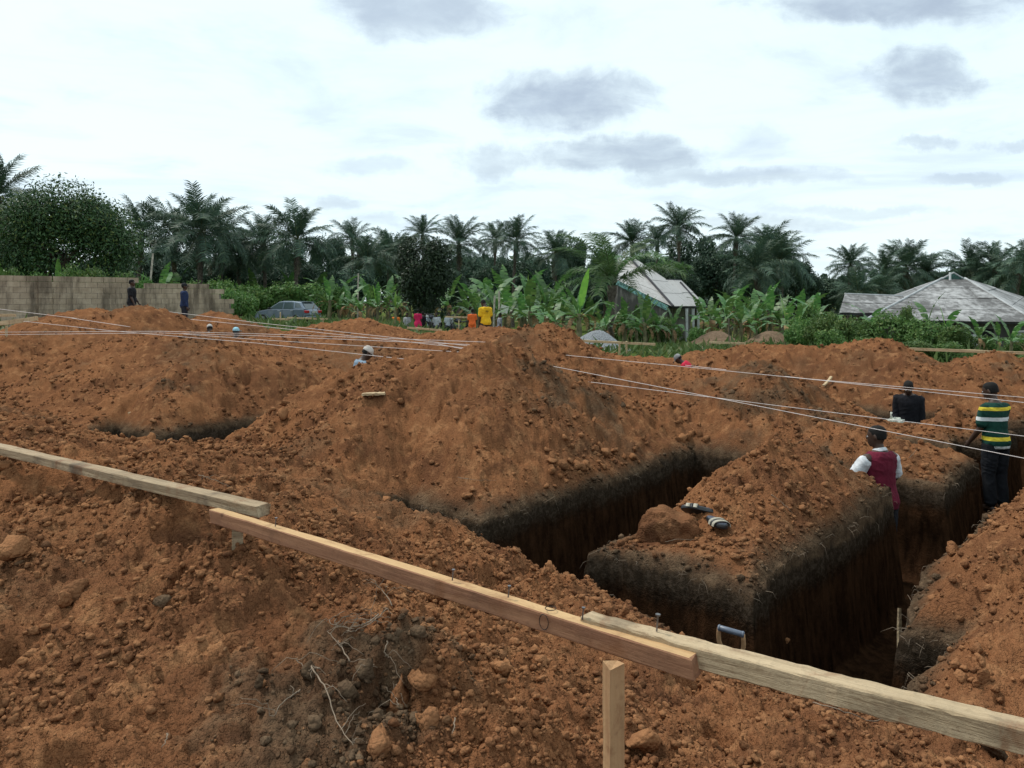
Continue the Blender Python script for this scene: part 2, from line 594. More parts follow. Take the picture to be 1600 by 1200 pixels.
class NT:
    def __init__(s, name):
        s.m = bpy.data.materials.new(name)
        s.m.use_nodes = True
        s.t = s.m.node_tree
        s.b = s.t.nodes['Principled BSDF']
        s.n = s.t.nodes.new

    def l(s, a, b):
        s.t.links.new(a, b)

    def attr(s, name):
        n = s.n('ShaderNodeAttribute')
        n.attribute_name = name
        return n.outputs['Fac']

    def coord(s, kind='Object', scale=(1, 1, 1)):
        c = s.n('ShaderNodeTexCoord')
        mp = s.n('ShaderNodeMapping')
        mp.inputs['Scale'].default_value = scale
        s.l(c.outputs[kind], mp.inputs[0])
        return mp.outputs[0]

    def pos(s):
        return s.n('ShaderNodeNewGeometry').outputs['Position']

    def noise(s, vec, scale, detail=4, rough=.6, dist=0):
        n = s.n('ShaderNodeTexNoise')
        n.inputs['Scale'].default_value = scale
        n.inputs['Detail'].default_value = detail
        n.inputs['Roughness'].default_value = rough
        n.inputs['Distortion'].default_value = dist
        if vec is not None:
            s.l(vec, n.inputs['Vector'])
        return n.outputs[0]

    def vor(s, vec, scale, feature='F1', out=0):
        n = s.n('ShaderNodeTexVoronoi')
        n.feature = feature
        n.inputs['Scale'].default_value = scale
        s.l(vec, n.inputs['Vector'])
        return n.outputs[out]

    def rng(s, v, a, b, c=0., d=1.):
        n = s.n('ShaderNodeMapRange')
        n.interpolation_type = 'SMOOTHSTEP'
        for i, x in enumerate((a, b, c, d)):
            n.inputs[i + 1].default_value = x
        s.l(v, n.inputs[0])
        return n.outputs[0]

    def math(s, op, a, b=0., c=None):
        n = s.n('ShaderNodeMath')
        n.operation = op
        for i, v in enumerate((a, b, c)):
            if v is None:
                continue
            if isinstance(v, (int, float)):
                n.inputs[i].default_value = v
            else:
                s.l(v, n.inputs[i])
        return n.outputs[0]

    def mix(s, f, a, b, mode='MIX'):
        n = s.n('ShaderNodeMix')
        n.data_type = 'RGBA'
        n.blend_type = mode
        for i, v in ((0, f), (6, a), (7, b)):
            if isinstance(v, (int, float)):
                n.inputs[i].default_value = v
            elif isinstance(v, tuple):
                n.inputs[i].default_value = v + (1,) if len(v) == 3 else v
            else:
                s.l(v, n.inputs[i])
        return n.outputs[2]

    def bump(s, h, strength=.5, dist=.02, prev=None):
        n = s.n('ShaderNodeBump')
        n.inputs['Strength'].default_value = strength
        n.inputs['Distance'].default_value = dist
        s.l(h, n.inputs['Height'])
        if prev is not None:
            s.l(prev, n.inputs['Normal'])
        return n.outputs[0]

    def color(s, c):
        if isinstance(c, tuple):
            s.b.inputs['Base Color'].default_value = c + (1,)
        else:
            s.l(c, s.b.inputs['Base Color'])
        return s

    def fin(s, rough=.8, spec=.3, metal=0., normal=None):
        if isinstance(rough, (int, float)):
            s.b.inputs['Roughness'].default_value = rough
        else:
            s.l(rough, s.b.inputs['Roughness'])
        s.b.inputs['Specular IOR Level'].default_value = spec
        s.b.inputs['Metallic'].default_value = metal
        if normal is not None:
            s.l(normal, s.b.inputs['Normal'])
        return s.m


ORANGE_A = (.268, .118, .053)
ORANGE_B = (.135, .060, .031)
ORANGE_C = (.405, .200, .092)
DARKSOIL = (.070, .045, .028)
DARKSOIL2 = (.155, .102, .062)


def soil_color(t, vec, dark):
    n1 = t.noise(vec, .9, 5, .6)
    n2 = t.noise(vec, 6.0, 6, .65, .3)
    n3 = t.noise(vec, 45.0, 4, .6)
    n4 = t.noise(vec, 2.3, 5, .65, .6)
    c = t.mix(t.rng(n1, .35, .65), ORANGE_A, t.mix(.6, ORANGE_A, ORANGE_B))
    c = t.mix(t.math('MULTIPLY', t.rng(n4, .48, .66), .8), c, ORANGE_B)
    c = t.mix(t.math('MULTIPLY', t.rng(n2, .48, .72), .75), c, ORANGE_C)
    c = t.mix(t.math('MULTIPLY', t.rng(n3, .38, .66), .5), c, t.mix(.55, c, (.06, .028, .016)))
    g = t.mix(t.rng(n2, .35, .7), DARKSOIL, DARKSOIL2)
    g = t.mix(t.math('MULTIPLY', t.rng(n3, .4, .7), .5), g, (.03, .021, .015))
    f = t.math('ADD', dark, t.math('MULTIPLY', t.math('SUBTRACT', n2, .5), .55))
    return t.mix(t.rng(f, .12, .85), c, g), n2, n3


def mat_ground():
    t = NT('laterite_soil')
    vec = t.pos()
    c, n2, n3 = soil_color(t, vec, t.attr('dark'))
    # trench walls: reddish brown below the dark topsoil band, streaked by the shovel; trench shade painted into both
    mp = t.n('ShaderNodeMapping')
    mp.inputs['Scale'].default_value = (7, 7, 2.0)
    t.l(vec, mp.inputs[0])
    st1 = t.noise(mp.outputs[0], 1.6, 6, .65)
    shaded_wallc = t.mix(t.rng(st1, .3, .7), (.015, .0076, .0041), (.050, .0240, .0120))  # subsoil colour taken near black, trench shade painted in
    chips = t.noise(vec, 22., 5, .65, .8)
    shaded_wallc = t.mix(t.math('MULTIPLY', t.rng(chips, .5, .72), .5), shaded_wallc, (.050, .027, .015))
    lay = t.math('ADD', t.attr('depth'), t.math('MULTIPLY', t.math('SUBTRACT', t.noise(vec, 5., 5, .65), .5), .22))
    c = t.mix(t.rng(lay, -.03, -.11), c, t.mix(t.rng(chips, .4, .65), (.027, .019, .0125), (.060, .044, .031)))  # topsoil band at the cut, darkened with painted shade by depth
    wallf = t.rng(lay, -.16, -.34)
    c = t.mix(wallf, c, shaded_wallc)
    # grass and trodden earth beyond the dug site
    g1 = t.noise(vec, .35, 5, .6)
    g2 = t.noise(vec, 9., 5, .7)
    gr = t.mix(t.rng(g2, .3, .7), (.045, .075, .018), (.10, .13, .035))
    gr = t.mix(t.rng(g1, .5, .7), gr, (.23, .16, .095))
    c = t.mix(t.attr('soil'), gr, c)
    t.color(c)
    v1 = t.vor(vec, 60)
    v2 = t.vor(vec, 130)
    h = t.math('ADD', t.math('MULTIPLY', v1, -.35), t.math('MULTIPLY', n3, 1.3))
    nw = t.math('SUBTRACT', 1., wallf)
    b1 = t.bump(t.math('MULTIPLY', h, t.math('MULTIPLY', nw, t.rng(t.attr('sdist'), -.02, .03, .15, 1.))), 1., .02)
    b2 = t.bump(t.math('ADD', t.math('MULTIPLY', v2, -1.), t.noise(vec, 190, 3, .6)), .6, .006, b1)
    vw = t.n('ShaderNodeTexVoronoi')
    vw.inputs['Scale'].default_value = 1.3
    t.l(mp.outputs[0], vw.inputs['Vector'])
    cut = t.math('ADD', t.math('ADD', st1, t.math('MULTIPLY', vw.outputs[0], .8)), t.math('MULTIPLY', chips, .5))
    b3 = t.bump(t.math('MULTIPLY', cut, wallf), .7, .05, b2)
    return t.fin(1., .0, normal=b3)


def mat_clod():
    t = NT('soil_clod')
    vec = t.pos()
    c, n2, n3 = soil_color(t, vec, t.attr('dark'))
    br = t.attr('bright')
    c = t.mix(t.rng(br, .0, 1., .0, .75), t.mix(.35, c, (.05, .025, .015)), t.mix(.5, c, ORANGE_C))
    c = t.mix(t.rng(t.attr('dark'), .45, .7), c, t.mix(t.rng(n2, .35, .7), DARKSOIL, DARKSOIL2))
    t.color(c)
    b = t.bump(t.math('ADD', n3, t.math('MULTIPLY', t.vor(vec, 70), -.8)), .8, .012)
    return t.fin(1., .02, normal=b)


def mat_plain(name, col, rough=.8, spec=.3, var=.25, scale=8., bump=0., metal=0.):
    t = NT(name)
    v = t.coord('Object')
    n = t.noise(v, scale, 5, .6)
    c2 = tuple(max(0, x * (1 - var)) for x in col)
    c1 = tuple(min(1, x * (1 + var)) for x in col)
    t.color(t.mix(t.rng(n, .3, .7), c2, c1))
    nr = t.bump(n, .4, bump) if bump else None
    return t.fin(rough, spec, metal, nr)


def mat_cloth(name, col, var=.18):
    t = NT(name)
    v = t.coord('Object')
    n = t.noise(v, 7., 4, .6, .5)
    t.color(t.mix(t.rng(n, .3, .7), tuple(x * (1 - var) for x in col), tuple(min(1, x * (1 + var)) for x in col)))
    b = t.bump(t.noise(v, 9, 3, .5, 1.2), .5, .03)
    return t.fin(.9, .2, normal=b)


def mat_stripes():
    """green shirt with yellow and white bands, at the heights they sit on the cloth"""
    t = NT('striped_shirt_cloth')
    v = t.coord('Object')
    sp = t.n('ShaderNodeSeparateXYZ')
    t.l(v, sp.inputs[0])
    z = sp.outputs[2]
    n = t.noise(v, 7., 4, .6, .5)
    c = t.mix(t.rng(n, .3, .7), (.006, .035, .026), (.010, .055, .040))

    def band(c, z0, z1, col):
        f = t.math('MULTIPLY', t.rng(z, z0 - .003, z0 + .003), t.rng(z, z1 + .003, z1 - .003))
        return t.mix(f, c, col)
    c = band(c, 1.355, 1.40, (.72, .56, .05))
    c = band(c, 1.215, 1.265, (.62, .66, .66))
    c = band(c, .955, 1.005, (.72, .56, .05))
    c = band(c, .80, .885, (.62, .66, .66))
    t.color(c)
    b = t.bump(t.noise(v, 9, 3, .5, 1.2), .5, .03)
    return t.fin(.9, .2, normal=b)


def mat_wood(name, a, b_, axis=0, dark=(.05, .035, .022), grime=.5, bump=.008, mud=.6):
    t = NT(name)
    sc = [22, 22, 22]
    sc[axis] = 1.2
    v = t.coord('Object', tuple(sc))
    v2 = t.coord('Object')
    n = t.noise(v, 1.6, 6, .65, .6)
    n2 = t.noise(v2, 3.5, 5, .6)
    n4 = t.noise(v2, 40, 4, .6)
    c = t.mix(t.rng(n, .3, .7), a, b_)
    c = t.mix(t.math('MULTIPLY', t.rng(n2, .5, .72), grime), c, dark)
    c = t.mix(t.math('MULTIPLY', t.rng(n4, .55, .7), .25), c, dark)
    n5 = t.noise(v2, 6., 7, .7, .8)
    c = t.mix(t.math('MULTIPLY', t.rng(n5, .52, .70), mud), c, (.20, .085, .038))
    sp = t.n('ShaderNodeTexVoronoi')
    sp.inputs['Scale'].default_value = 7.
    t.l(v2, sp.inputs['Vector'])
    c = t.mix(t.rng(sp.outputs[0], .10, .05, 0., .7), c, dark)
    t.color(c)
    nb = t.bump(t.math('ADD', n, t.math('MULTIPLY', n4, .4)), .7, bump)
    return t.fin(.85, .2, normal=nb)


def mat_leaf(name, a, b_, c_=None, rough=.5, spec=.4, trans=.25):
    t = NT(name)
    oi = t.n('ShaderNodeObjectInfo').outputs['Random']
    ri = t.n('ShaderNodeNewGeometry').outputs['Random Per Island']
    c = t.mix(ri, a, b_)
    c = t.mix(t.math('MULTIPLY', t.rng(ri, .86, .95), .8), c, c_ or b_)
    hs = t.n('ShaderNodeHueSaturation')
    t.l(t.math('ADD', t.math('MULTIPLY', oi, .03), .485), hs.inputs['Hue'])
    t.l(t.math('ADD', t.math('MULTIPLY', oi, .5), .75), hs.inputs['Value'])
    hs.inputs['Saturation'].default_value = 1.0
    t.l(c, hs.inputs['Color'])
    t.color(hs.outputs[0])
    m = t.fin(rough, spec)
    if trans:
        tr = t.n('ShaderNodeBsdfTranslucent')
        t.l(hs.outputs[0], tr.inputs[0])
        mx = t.n('ShaderNodeMixShader')
        mx.inputs[0].default_value = trans
        o = t.t.nodes['Material Output']
        t.l(t.b.outputs[0], mx.inputs[1])
        t.l(tr.outputs[0], mx.inputs[2])
        t.l(mx.outputs[0], o.inputs[0])
    return m


def mat_roof(name, col, stain, amount):
    t = NT(name)
    v = t.coord('Object')
    mp = t.n('ShaderNodeMapping')
    mp.inputs['Scale'].default_value = (3, 3, .5)
    t.l(v, mp.inputs[0])
    n = t.noise(mp.outputs[0], 1.2, 6, .65)
    n2 = t.noise(v, .5, 5, .6)
    f = t.math('ADD', t.math('MULTIPLY', n, .5), t.math('MULTIPLY', n2, .5))
    c = t.mix(t.rng(f, .5 - amount * .2, .72 - amount * .2), col, stain)
    t.color(c)
    return t.fin(.55, .35, .15)


def mat_block():
    t = NT('sandcrete_block')
    v = t.pos()
    oi = t.n('ShaderNodeObjectInfo').outputs['Random']
    n = t.noise(v, 3, 6, .65)
    mp = t.n('ShaderNodeMapping')
    mp.inputs['Scale'].default_value = (2.2, 2.2, .5)
    t.l(v, mp.inputs[0])
    n2 = t.noise(mp.outputs[0], 1., 5, .6)
    c = t.mix(t.rng(n, .3, .7), (.33, .255, .18), (.48, .385, .285))
    c = t.mix(t.math('MULTIPLY', oi, .5), c, (.24, .18, .13))
    c = t.mix(t.math('MULTIPLY', t.rng(n2, .42, .68), .8), c, (.085, .066, .05))
    t.color(c)
    return t.fin(.95, .1, normal=t.bump(t.noise(v, 30, 4, .6), .5, .02))


M = {}
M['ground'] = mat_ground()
M['clod'] = mat_clod()
M['block'] = mat_block()
M['mortar'] = mat_plain('mortar', (.17, .145, .12), .95, .1)
M['wood_new'] = mat_wood('sawn_hardwood', (.30, .155, .085), (.22, .105, .06), 0, (.10, .05, .03), .5)
M['wood_top'] = mat_wood('fresh_sawn_edge', (.52, .34, .17), (.44, .27, .13), 0, (.25, .15, .08), .35)
M['wood_grey'] = mat_wood('weathered_timber', (.40, .30, .19), (.25, .18, .11), 0, (.09, .068, .048), .9, .02)
M['wood_pale'] = mat_wood('pale_split_timber', (.50, .38, .24), (.34, .25, .15), 0, (.12, .085, .055), .8, .02)
M['wood_far'] = mat_wood('pale_board', (.50, .38, .23), (.40, .29, .17), 0, (.2, .14, .09), .4)
M['wood_stake'] = mat_wood('stake_wood', (.44, .27, .14), (.34, .19, .095), 2, (.15, .085, .05), .4)
M['bark'] = mat_plain('palm_trunk_bark', (.095, .08, .065), .95, .1, .4, 6)
M['bark_tree'] = mat_plain('tree_bark', (.07, .058, .045), .95, .1, .4, 6)
M['root'] = mat_plain('dry_root', (.21, .16, .115), .9, .1, .3, 20)
M['string'] = mat_plain('builder_line', (.62, .55, .52), .7, .2, .1, 3)
M['nail'] = mat_plain('nail_steel', (.18, .17, .17), .4, .5, .2, 8, metal=.8)
M['black'] = mat_plain('black_rubber', (.012, .013, .015), .45, .45, .3, 12)
M['ink'] = mat_plain('marker_ink', (.02, .015, .013), .7, .2, .1, 12)
M['palm'] = mat_leaf('oil_palm_leaflet', (.036, .072, .046), (.064, .114, .068), (.12, .165, .085), .55, .3, .18)
M['palm_dead'] = mat_leaf('dead_frond', (.10, .085, .06), (.16, .13, .09), None, .8, .2, .1)
M['palm_young'] = mat_leaf('young_palm_leaflet', (.045, .105, .03), (.085, .16, .045), (.13, .19, .07), .5, .35, .3)
M['rachis'] = mat_plain('frond_rachis', (.07, .085, .04), .7, .3, .2)
M['leaf_dark'] = mat_leaf('dark_evergreen_leaf', (.014, .032, .015), (.030, .062, .024), (.05, .09, .03), .55, .3, .14)
M['leaf_far'] = mat_leaf('far_evergreen_leaf', (.026, .056, .034), (.050, .094, .054), (.08, .125, .06), .6, .3, .15)
M['leaf_mid'] = mat_leaf('broad_tree_leaf', (.021, .050, .018), (.050, .098, .028), (.13, .15, .035), .55, .3, .15)
M['leaf_bush'] = mat_leaf('bush_leaf', (.055, .125, .030), (.115, .21, .048), (.19, .25, .07), .55, .3, .3)
M['leaf_weed'] = mat_leaf('weed_leaf', (.06, .11, .03), (.12, .18, .055), (.20, .20, .09), .6, .3, .25)
M['banana'] = mat_leaf('banana_leaf', (.050, .125, .034), (.095, .20, .048), (.14, .24, .07), .45, .4, .3)
M['banana_young'] = mat_leaf('young_banana_leaf', (.13, .27, .04), (.18, .33, .05), None, .4, .5, .4)
M['banana_dead'] = mat_leaf('dry_banana_leaf', (.20, .125, .065), (.30, .20, .11), (.14, .09, .05), .9, .1, .15)
M['banana_stem'] = mat_plain('banana_pseudostem', (.13, .12, .06), .7, .3, .5, 5)
M['roof_a'] = mat_roof('old_sheet_roof', (.42, .40, .38), (.26, .24, .22), .2)
M['roof_b'] = mat_roof('stained_sheet_roof', (.42, .41, .40), (.095, .088, .082), .74)
M['roof_gap'] = mat_plain('roof_lap_shadow_gap', (.05, .05, .055), .8, .2)
M['ridge'] = mat_plain('ridge_cap_metal', (.36, .37, .37), .5, .4, .2, 3)
M['green_gable'] = mat_plain('green_painted_gable', (.055, .13, .11), .7, .3, .3, 6)
M['turquoise'] = mat_plain('peeling_turquoise_fascia', (.16, .30, .28), .8, .3, .75, 7)
M['stucco'] = mat_roof('stained_render', (.33, .30, .27), (.085, .078, .072), .9)
M['white_wall'] = mat_plain('white_wall', (.62, .63, .62), .8, .3, .15, 3)
M['door_dark'] = mat_plain('dark_opening', (.02, .02, .02), .9, .1)
M['gravel'] = mat_plain('crushed_granite', (.19, .20, .21), .9, .2, .5, 26, .03)
M['sand'] = mat_plain('piled_sand', (.17, .115, .075), .95, .1, .25, 9, .02)
M['post'] = mat_plain('grey_stick', (.38, .34, .28), .9, .1, .3, 8)
M['skin'] = mat_plain('dark_skin', (.050, .026, .016), .5, .4, .2, 9)
M['hair'] = mat_plain('black_hair', (.010, .009, .008), .8, .2, .3, 60, .004)
# ------------------------------------------------------------------ ground sheet
def build_ground():
    a_in = np.linspace(R(-39), R(39), 790)
    a_l = np.linspace(R(-180), R(-39), 48)[:-1]
    a_r = np.linspace(R(39), R(180), 48)[1:]
    ang = np.concatenate([a_l, a_in, a_r])
    r = np.concatenate([np.linspace(.25, 1.25, 10)[:-1],
                        np.exp(np.linspace(math.log(1.25), math.log(34), 690)),
                        np.exp(np.linspace(math.log(34), math.log(3000), 70))[1:]])
    A, RR = np.meshgrid(ang, r)
    X, Y = np.sin(A) * RR, np.cos(A) * RR
    sh = X.shape
    z, sd, dark, sm = site(X.ravel(), Y.ravel())
    X, Y = X.ravel(), Y.ravel()
    rr = np.hypot(X, Y)
    fade = sstep(70, 120, rr)
    z = z * (1 - fade) + fade * -1.0
    wall = sstep(-.004, -.05, sd)
    wall = wall * sstep(-.06, -.30, z - base_z(X, Y) + .10 * fbm(X * 4, Y * 4, 3, 15))
    n, m = sh
    i = np.arange(n - 1)[:, None] * m + np.arange(m - 1)[None, :]
    f = np.stack([i, i + 1, i + 1 + m, i + m], -1).reshape(-1, 4)[:, ::-1]
    # the seam behind the camera meets itself (first and last column coincide)
    v = np.stack([X, Y, z], -1)
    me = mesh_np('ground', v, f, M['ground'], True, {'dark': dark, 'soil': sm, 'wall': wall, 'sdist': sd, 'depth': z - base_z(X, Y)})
    o = link(bpy.data.objects.new('ground', me))
    tag(o, kind='structure')
    return o


GROUND = build_ground()


# ------------------------------------------------------------------ clods of earth
def ico(sub):
    bm = bmesh.new()
    bmesh.ops.create_icosphere(bm, subdivisions=sub, radius=1)
    bm.verts.ensure_lookup_table()
    v = np.array([p.co[:] for p in bm.verts])
    f = np.array([[q.index for q in p.verts] for p in bm.faces])
    bm.free()
    return v, f


def clod_shape(rng, sub, rough=.28):
    v, f = ico(sub)
    # chop with random planes, then push about: angular lump
    v = v * rng.uniform(.75, 1.2, 3)
    for _ in range(rng.integers(4, 8)):
        n = rng.normal(size=3)
        n /= np.linalg.norm(n)
        d = rng.uniform(.32, .75)
        k = v @ n - d
        v = np.where(k[:, None] > 0, v - np.outer(k * .85, n), v)
    v = v * (1 + rng.uniform(-rough, rough, (len(v), 1)) * .5)
    return v, f


def scatter_points(rng, n, rmin, rmax, amax=36.5):
    r = np.exp(rng.uniform(math.log(rmin), math.log(rmax), n))
    a = rng.uniform(R(-amax), R(amax), n)
    return np.sin(a) * r, np.cos(a) * r, r


def build_small_clods():
    rng = np.random.default_rng(5)
    shapes = [clod_shape(rng, 1, .5) for _ in range(14)]
    X, Y, r = scatter_points(rng, 88000, 1.35, 26)
    z, sd, dark, sm = site(X, Y)
    cl = fbm(X * .55, Y * .55, 3, 53) * 1.1 + .62
    foot = fbm(X * 1.7, Y * 1.7, 3, 201)
    keep = (sm > .6) & (sd > .03) & (rng.uniform(0, 1, len(X)) < np.clip(cl + foot * .9, .12, 1))
    X, Y, r, z, dark = X[keep], Y[keep], r[keep], z[keep], dark[keep]
    n = len(X)
    size = (.0038 + .0020 * r) * (.75 + 1.9 * rng.uniform(0, 1, n) ** 5) * np.clip(1.25 - r / 30, .5, 1)
    vs, fs, da, br = [], [], [], []
    off = 0
    for k in range(len(shapes)):
        idx = np.arange(n)[np.arange(n) % len(shapes) == k]
        sv, sf = shapes[k]
        if k % 2:       # half of them as plain 20-face lumps would be too smooth: keep all at 80
            pass
        q = rng.normal(size=(len(idx), 4))
        q /= np.linalg.norm(q, axis=1)[:, None]
        w, x, y, zz_ = q.T
        Rm = np.stack([1 - 2 * (y * y + zz_ * zz_), 2 * (x * y - zz_ * w), 2 * (x * zz_ + y * w),
                       2 * (x * y + zz_ * w), 1 - 2 * (x * x + zz_ * zz_), 2 * (y * zz_ - x * w),
                       2 * (x * zz_ - y * w), 2 * (y * zz_ + x * w), 1 - 2 * (x * x + y * y)], -1).reshape(-1, 3, 3)
        p = np.einsum('nij,vj->nvi', Rm, sv) * size[idx][:, None, None]
        p[:, :, 2] *= .8
        p += np.stack([X[idx], Y[idx], z[idx] + size[idx] * .35], -1)[:, None, :]
        nv = len(sv)
        vs.append(p.reshape(-1, 3))
        fs.append((sf[None] + (np.arange(len(idx)) * nv)[:, None, None] + off).reshape(-1, 3))
        off += nv * len(idx)
        da.append(np.repeat(np.clip(dark[idx] + rng.normal(0, .12, len(idx)), 0, 1), nv))
        br.append(np.repeat(rng.uniform(0, 1, len(idx)), nv))
    me = mesh_np('soil_crumbs', np.concatenate(vs), np.concatenate(fs), M['clod'], False,
                 {'dark': np.concatenate(da), 'bright': np.concatenate(br)})
    o = link(bpy.data.objects.new('soil_crumbs', me), GROUND)
    tag(o, kind='stuff')


build_small_clods()


def build_clods():
    """the larger clods one can pick out, each a piece of the ground"""
    rng = np.random.default_rng(11)
    shapes = []
    for k in range(16):
        v, f = clod_shape(rng, 2, .45)
        n = (perlin(v[:, 0] * 2.2 + k * 7, v[:, 1] * 2.2 + v[:, 2] * 1.7, k) * .35)
        v = v * (1 + n[:, None])
        for dk in (0, 1):
            me = mesh_np('clod', v, f, M['clod'], False,
                         {'dark': np.full(len(v), .9 * dk), 'bright': np.full(len(v), rng.uniform(.2, 1))})
            shapes.append((me, dk))
    light = [m for m, d in shapes if not d]
    darks = [m for m, d in shapes if d]
    X, Y, r = scatter_points(rng, 1500, 1.6, 13, 34)
    z, sd, dark, sm = site(X, Y)
    foot = fbm(X * .9, Y * .9, 3, 211)
    ok = (sm > .6) & (sd > .12) & (foot > -.15)
    X, Y, r, z, dark = X[ok][:185], Y[ok][:185], r[ok][:185], z[ok][:185], dark[ok][:185]
    sp = [(.012 + .0062 * rr) * rng.uniform(.55, 1.0) * (1.7 if rng.uniform() < .08 else 1) for rr in r]
    items = list(zip(X, Y, z, sp, dark))
    # clods that stand out in the photograph: pixel, distance guess, radius, dark?
    for (px_, py_, rad, dk) in [(690, 935, .055, 0), (1003, 1165, .062, 0), (255, 945, .045, 1), (115, 930, .06, 0),
                                (20, 875, .10, 0), (1540, 1170, .05, 1), (785, 1055, .05, 0), (655, 1070, .05, 0),
                                (570, 1055, .045, 1), (620, 1105, .06, 0), (1230, 1010, .03, 0), (100, 945, .045, 0),
                                (540, 1090, .06, 1), (480, 1060, .045, 1), (665, 1140, .05, 0), (590, 1180, .055, 0)]:
        items.append(hit(px_, py_) + (rad, float(dk)))
    for (x0, x1, y0, y1, n, r0, r1, dk) in ((850, 1000, 700, 765, 46, .035, .085, .0), (1030, 1110, 655, 690, 12, .04, .09, .3), (690, 800, 770, 800, 8, .03, .07, 0.), (1450, 1560, 1010, 1080, 14, .02, .045, .1), (760, 900, 850, 930, 14, .02, .045, .0)):
        for k in range(n):
            h_ = hit(rng.uniform(x0, x1), rng.uniform(y0, y1))
            rd_ = r0 + (r1 - r0) * rng.uniform() ** 2
            if site(np.array([h_[0]]), np.array([h_[1]]))[1][0] > .12:
                items.append(h_ + (rd_, dk))
    for (x, y, zc, rad, dk) in items:
        lib = darks if dk > .5 else light
        o = bpy.data.objects.new('clod', lib[rng.integers(0, len(lib))])
        o.location = (x, y, zc + rad * .30)
        o.rotation_euler = rng.uniform(0, 6.28, 3)
        o.scale = (rad * rng.uniform(.85, 1.25), rad * rng.uniform(.8, 1.1), rad * rng.uniform(.65, .95))
        link(o, GROUND)


def hit(px_, py_, dmin=1.2, dmax=40):
    """where the ray of a pixel of the photograph meets the ground"""
    d = np.exp(np.linspace(math.log(dmin), math.log(dmax), 2500))
    X, Y = (px_ - 800) / 1200 * d, d
    zr = EYE + (470 - py_) / 1200 * d
    z = site(X, Y)[0]
    i = np.argmax(z > zr)
    return (float(X[i]), float(Y[i]), float(z[i]))



build_clods()
# ------------------------------------------------------------------ timber on the site
def board(name, a, b, w, h, mats, label, cat, seed, jit=.004, top_slot=False, nseg=26, group=None, parent=None):
    """a sawn length of timber between two points, w across, h tall, slightly uneven"""
    rng = random.Random(seed)
    a, b = Vector(a), Vector(b)
    ln = (b - a).length
    X = (b - a).normalized()
    Yv = Vector((0, 0, 1)).cross(X).normalized()
    Zv = X.cross(Yv)
    vs, fs, mi = [], [], []
    c = [(-w / 2, -h / 2), (w / 2, -h / 2), (w / 2, h / 2), (-w / 2, h / 2)]
    e = .18 * min(w, h)
    sec = []
    for (y, z) in c:        # chamfered rectangle
        sy, sz = (1 if y > 0 else -1), (1 if z > 0 else -1)
        sec.append(((y - sy * e * .4, z), (y, z - sz * e * .4)))
    ring = [sec[0][1], sec[0][0], sec[1][0], sec[1][1], sec[2][1], sec[2][0], sec[3][0], sec[3][1]]
    bow = rng.uniform(-1, 1) * .012
    for i in range(nseg + 1):
        u = i / nseg
        x = -ln / 2 + u * ln
        by = bow * math.sin(u * math.pi) + rng.gauss(0, jit * .4)
        bz = .6 * bow * math.sin(u * math.pi * 1.5) + rng.gauss(0, jit * .4)
        for (y, z) in ring:
            vs.append((x + (rng.uniform(-.012, .012) if i in (0, nseg) else 0), y + by + rng.gauss(0, jit), z + bz + rng.gauss(0, jit)))
    n = 8
    for i in range(nseg):
        for k in range(n):
            k2 = (k + 1) % n
            fs.append([i * n + k, i * n + k2, (i + 1) * n + k2, (i + 1) * n + k])
            mi.append(1 if (top_slot and k == 5) else 0)
    fs.append(list(range(n))[::-1])
    fs.append([nseg * n + k for k in range(n)])
    mi += [0, 0]
    me = bpy.data.meshes.new(name)
    me.from_pydata(vs, [], fs)
    for m in mats:
        me.materials.append(m)
    me.polygons.foreach_set('material_index', mi)
    me.update()
    o = bpy.data.objects.new(name, me)
    link(o, parent)
    mw = Matrix((X, Yv, Zv)).transposed().to_4x4()
    mw.translation = (a + b) / 2
    o.matrix_world = mw
    if label:
        tag(o, label, cat, group)
    return o


def ext(a, b, ka, kb):
    """stretch a line beyond its ends"""
    a, b = Vector(a), Vector(b)
    return a + (a - b) * ka, b + (b - a) * kb


a, b = P(0, 700, 4.75), P(412, 799, 3.30)
a, _ = ext(a, b, .55, 0)
board('timber_beam', a, b, .07, .048, [M['wood_grey']], 'weathered greyish timber length entering at left, lapped over the reddish board', 'timber', 3, .0012)
a, b = P(335, 805, 3.36), P(1086, 1041, 1.97)
BD2 = board('timber_board', a, b, .048, .056, [M['wood_new'], M['wood_top']], 'fresh reddish sawn board with pale top edge, nails and ink loops', 'timber', 5, .0005, True, 40)
a, b = P(919, 975, 2.20), P(1600, 1150, 1.62)
_, b = ext(a, b, 0, .5)
board('timber_beam', a, b, .058, .056, [M['wood_pale']], 'thick pale rough-split beam running off right beside the shovel handle', 'timber', 7, .0010, False, 60)
# the stake that carries the reddish board
st_p = P(959, 1035, 2.04)


def stake(name, top, z0, w, d, rz, mat, label, seed, group=None):
    rng = random.Random(seed)
    mb = MB()
    n = 8
    for i in range(n):
        pass
    rings = []
    for i in range(n + 1):
        z = z0 + (top[2] - z0) * i / n
        rings.append([(sx * w / 2 + rng.gauss(0, .0012), sy * d / 2 + rng.gauss(0, .0012), z - z0 + (rng.uniform(-.01, .006) if i == n else 0))
                      for sx, sy in ((-1, -1), (1, -1), (1, 1), (-1, 1))])
    vs = [q for r_ in rings for q in r_]
    fs = [[i * 4 + k, i * 4 + (k + 1) % 4, i * 4 + 4 + (k + 1) % 4, i * 4 + 4 + k] for i in range(n) for k in range(4)]
    fs += [[3, 2, 1, 0], [n * 4, n * 4 + 1, n * 4 + 2, n * 4 + 3]]
    mb.add(vs, fs)
    o = mb.build(name, mat, loc=(top[0], top[1], z0), rot=(0, 0, rz))
    return tag(o, label, 'stake', group)


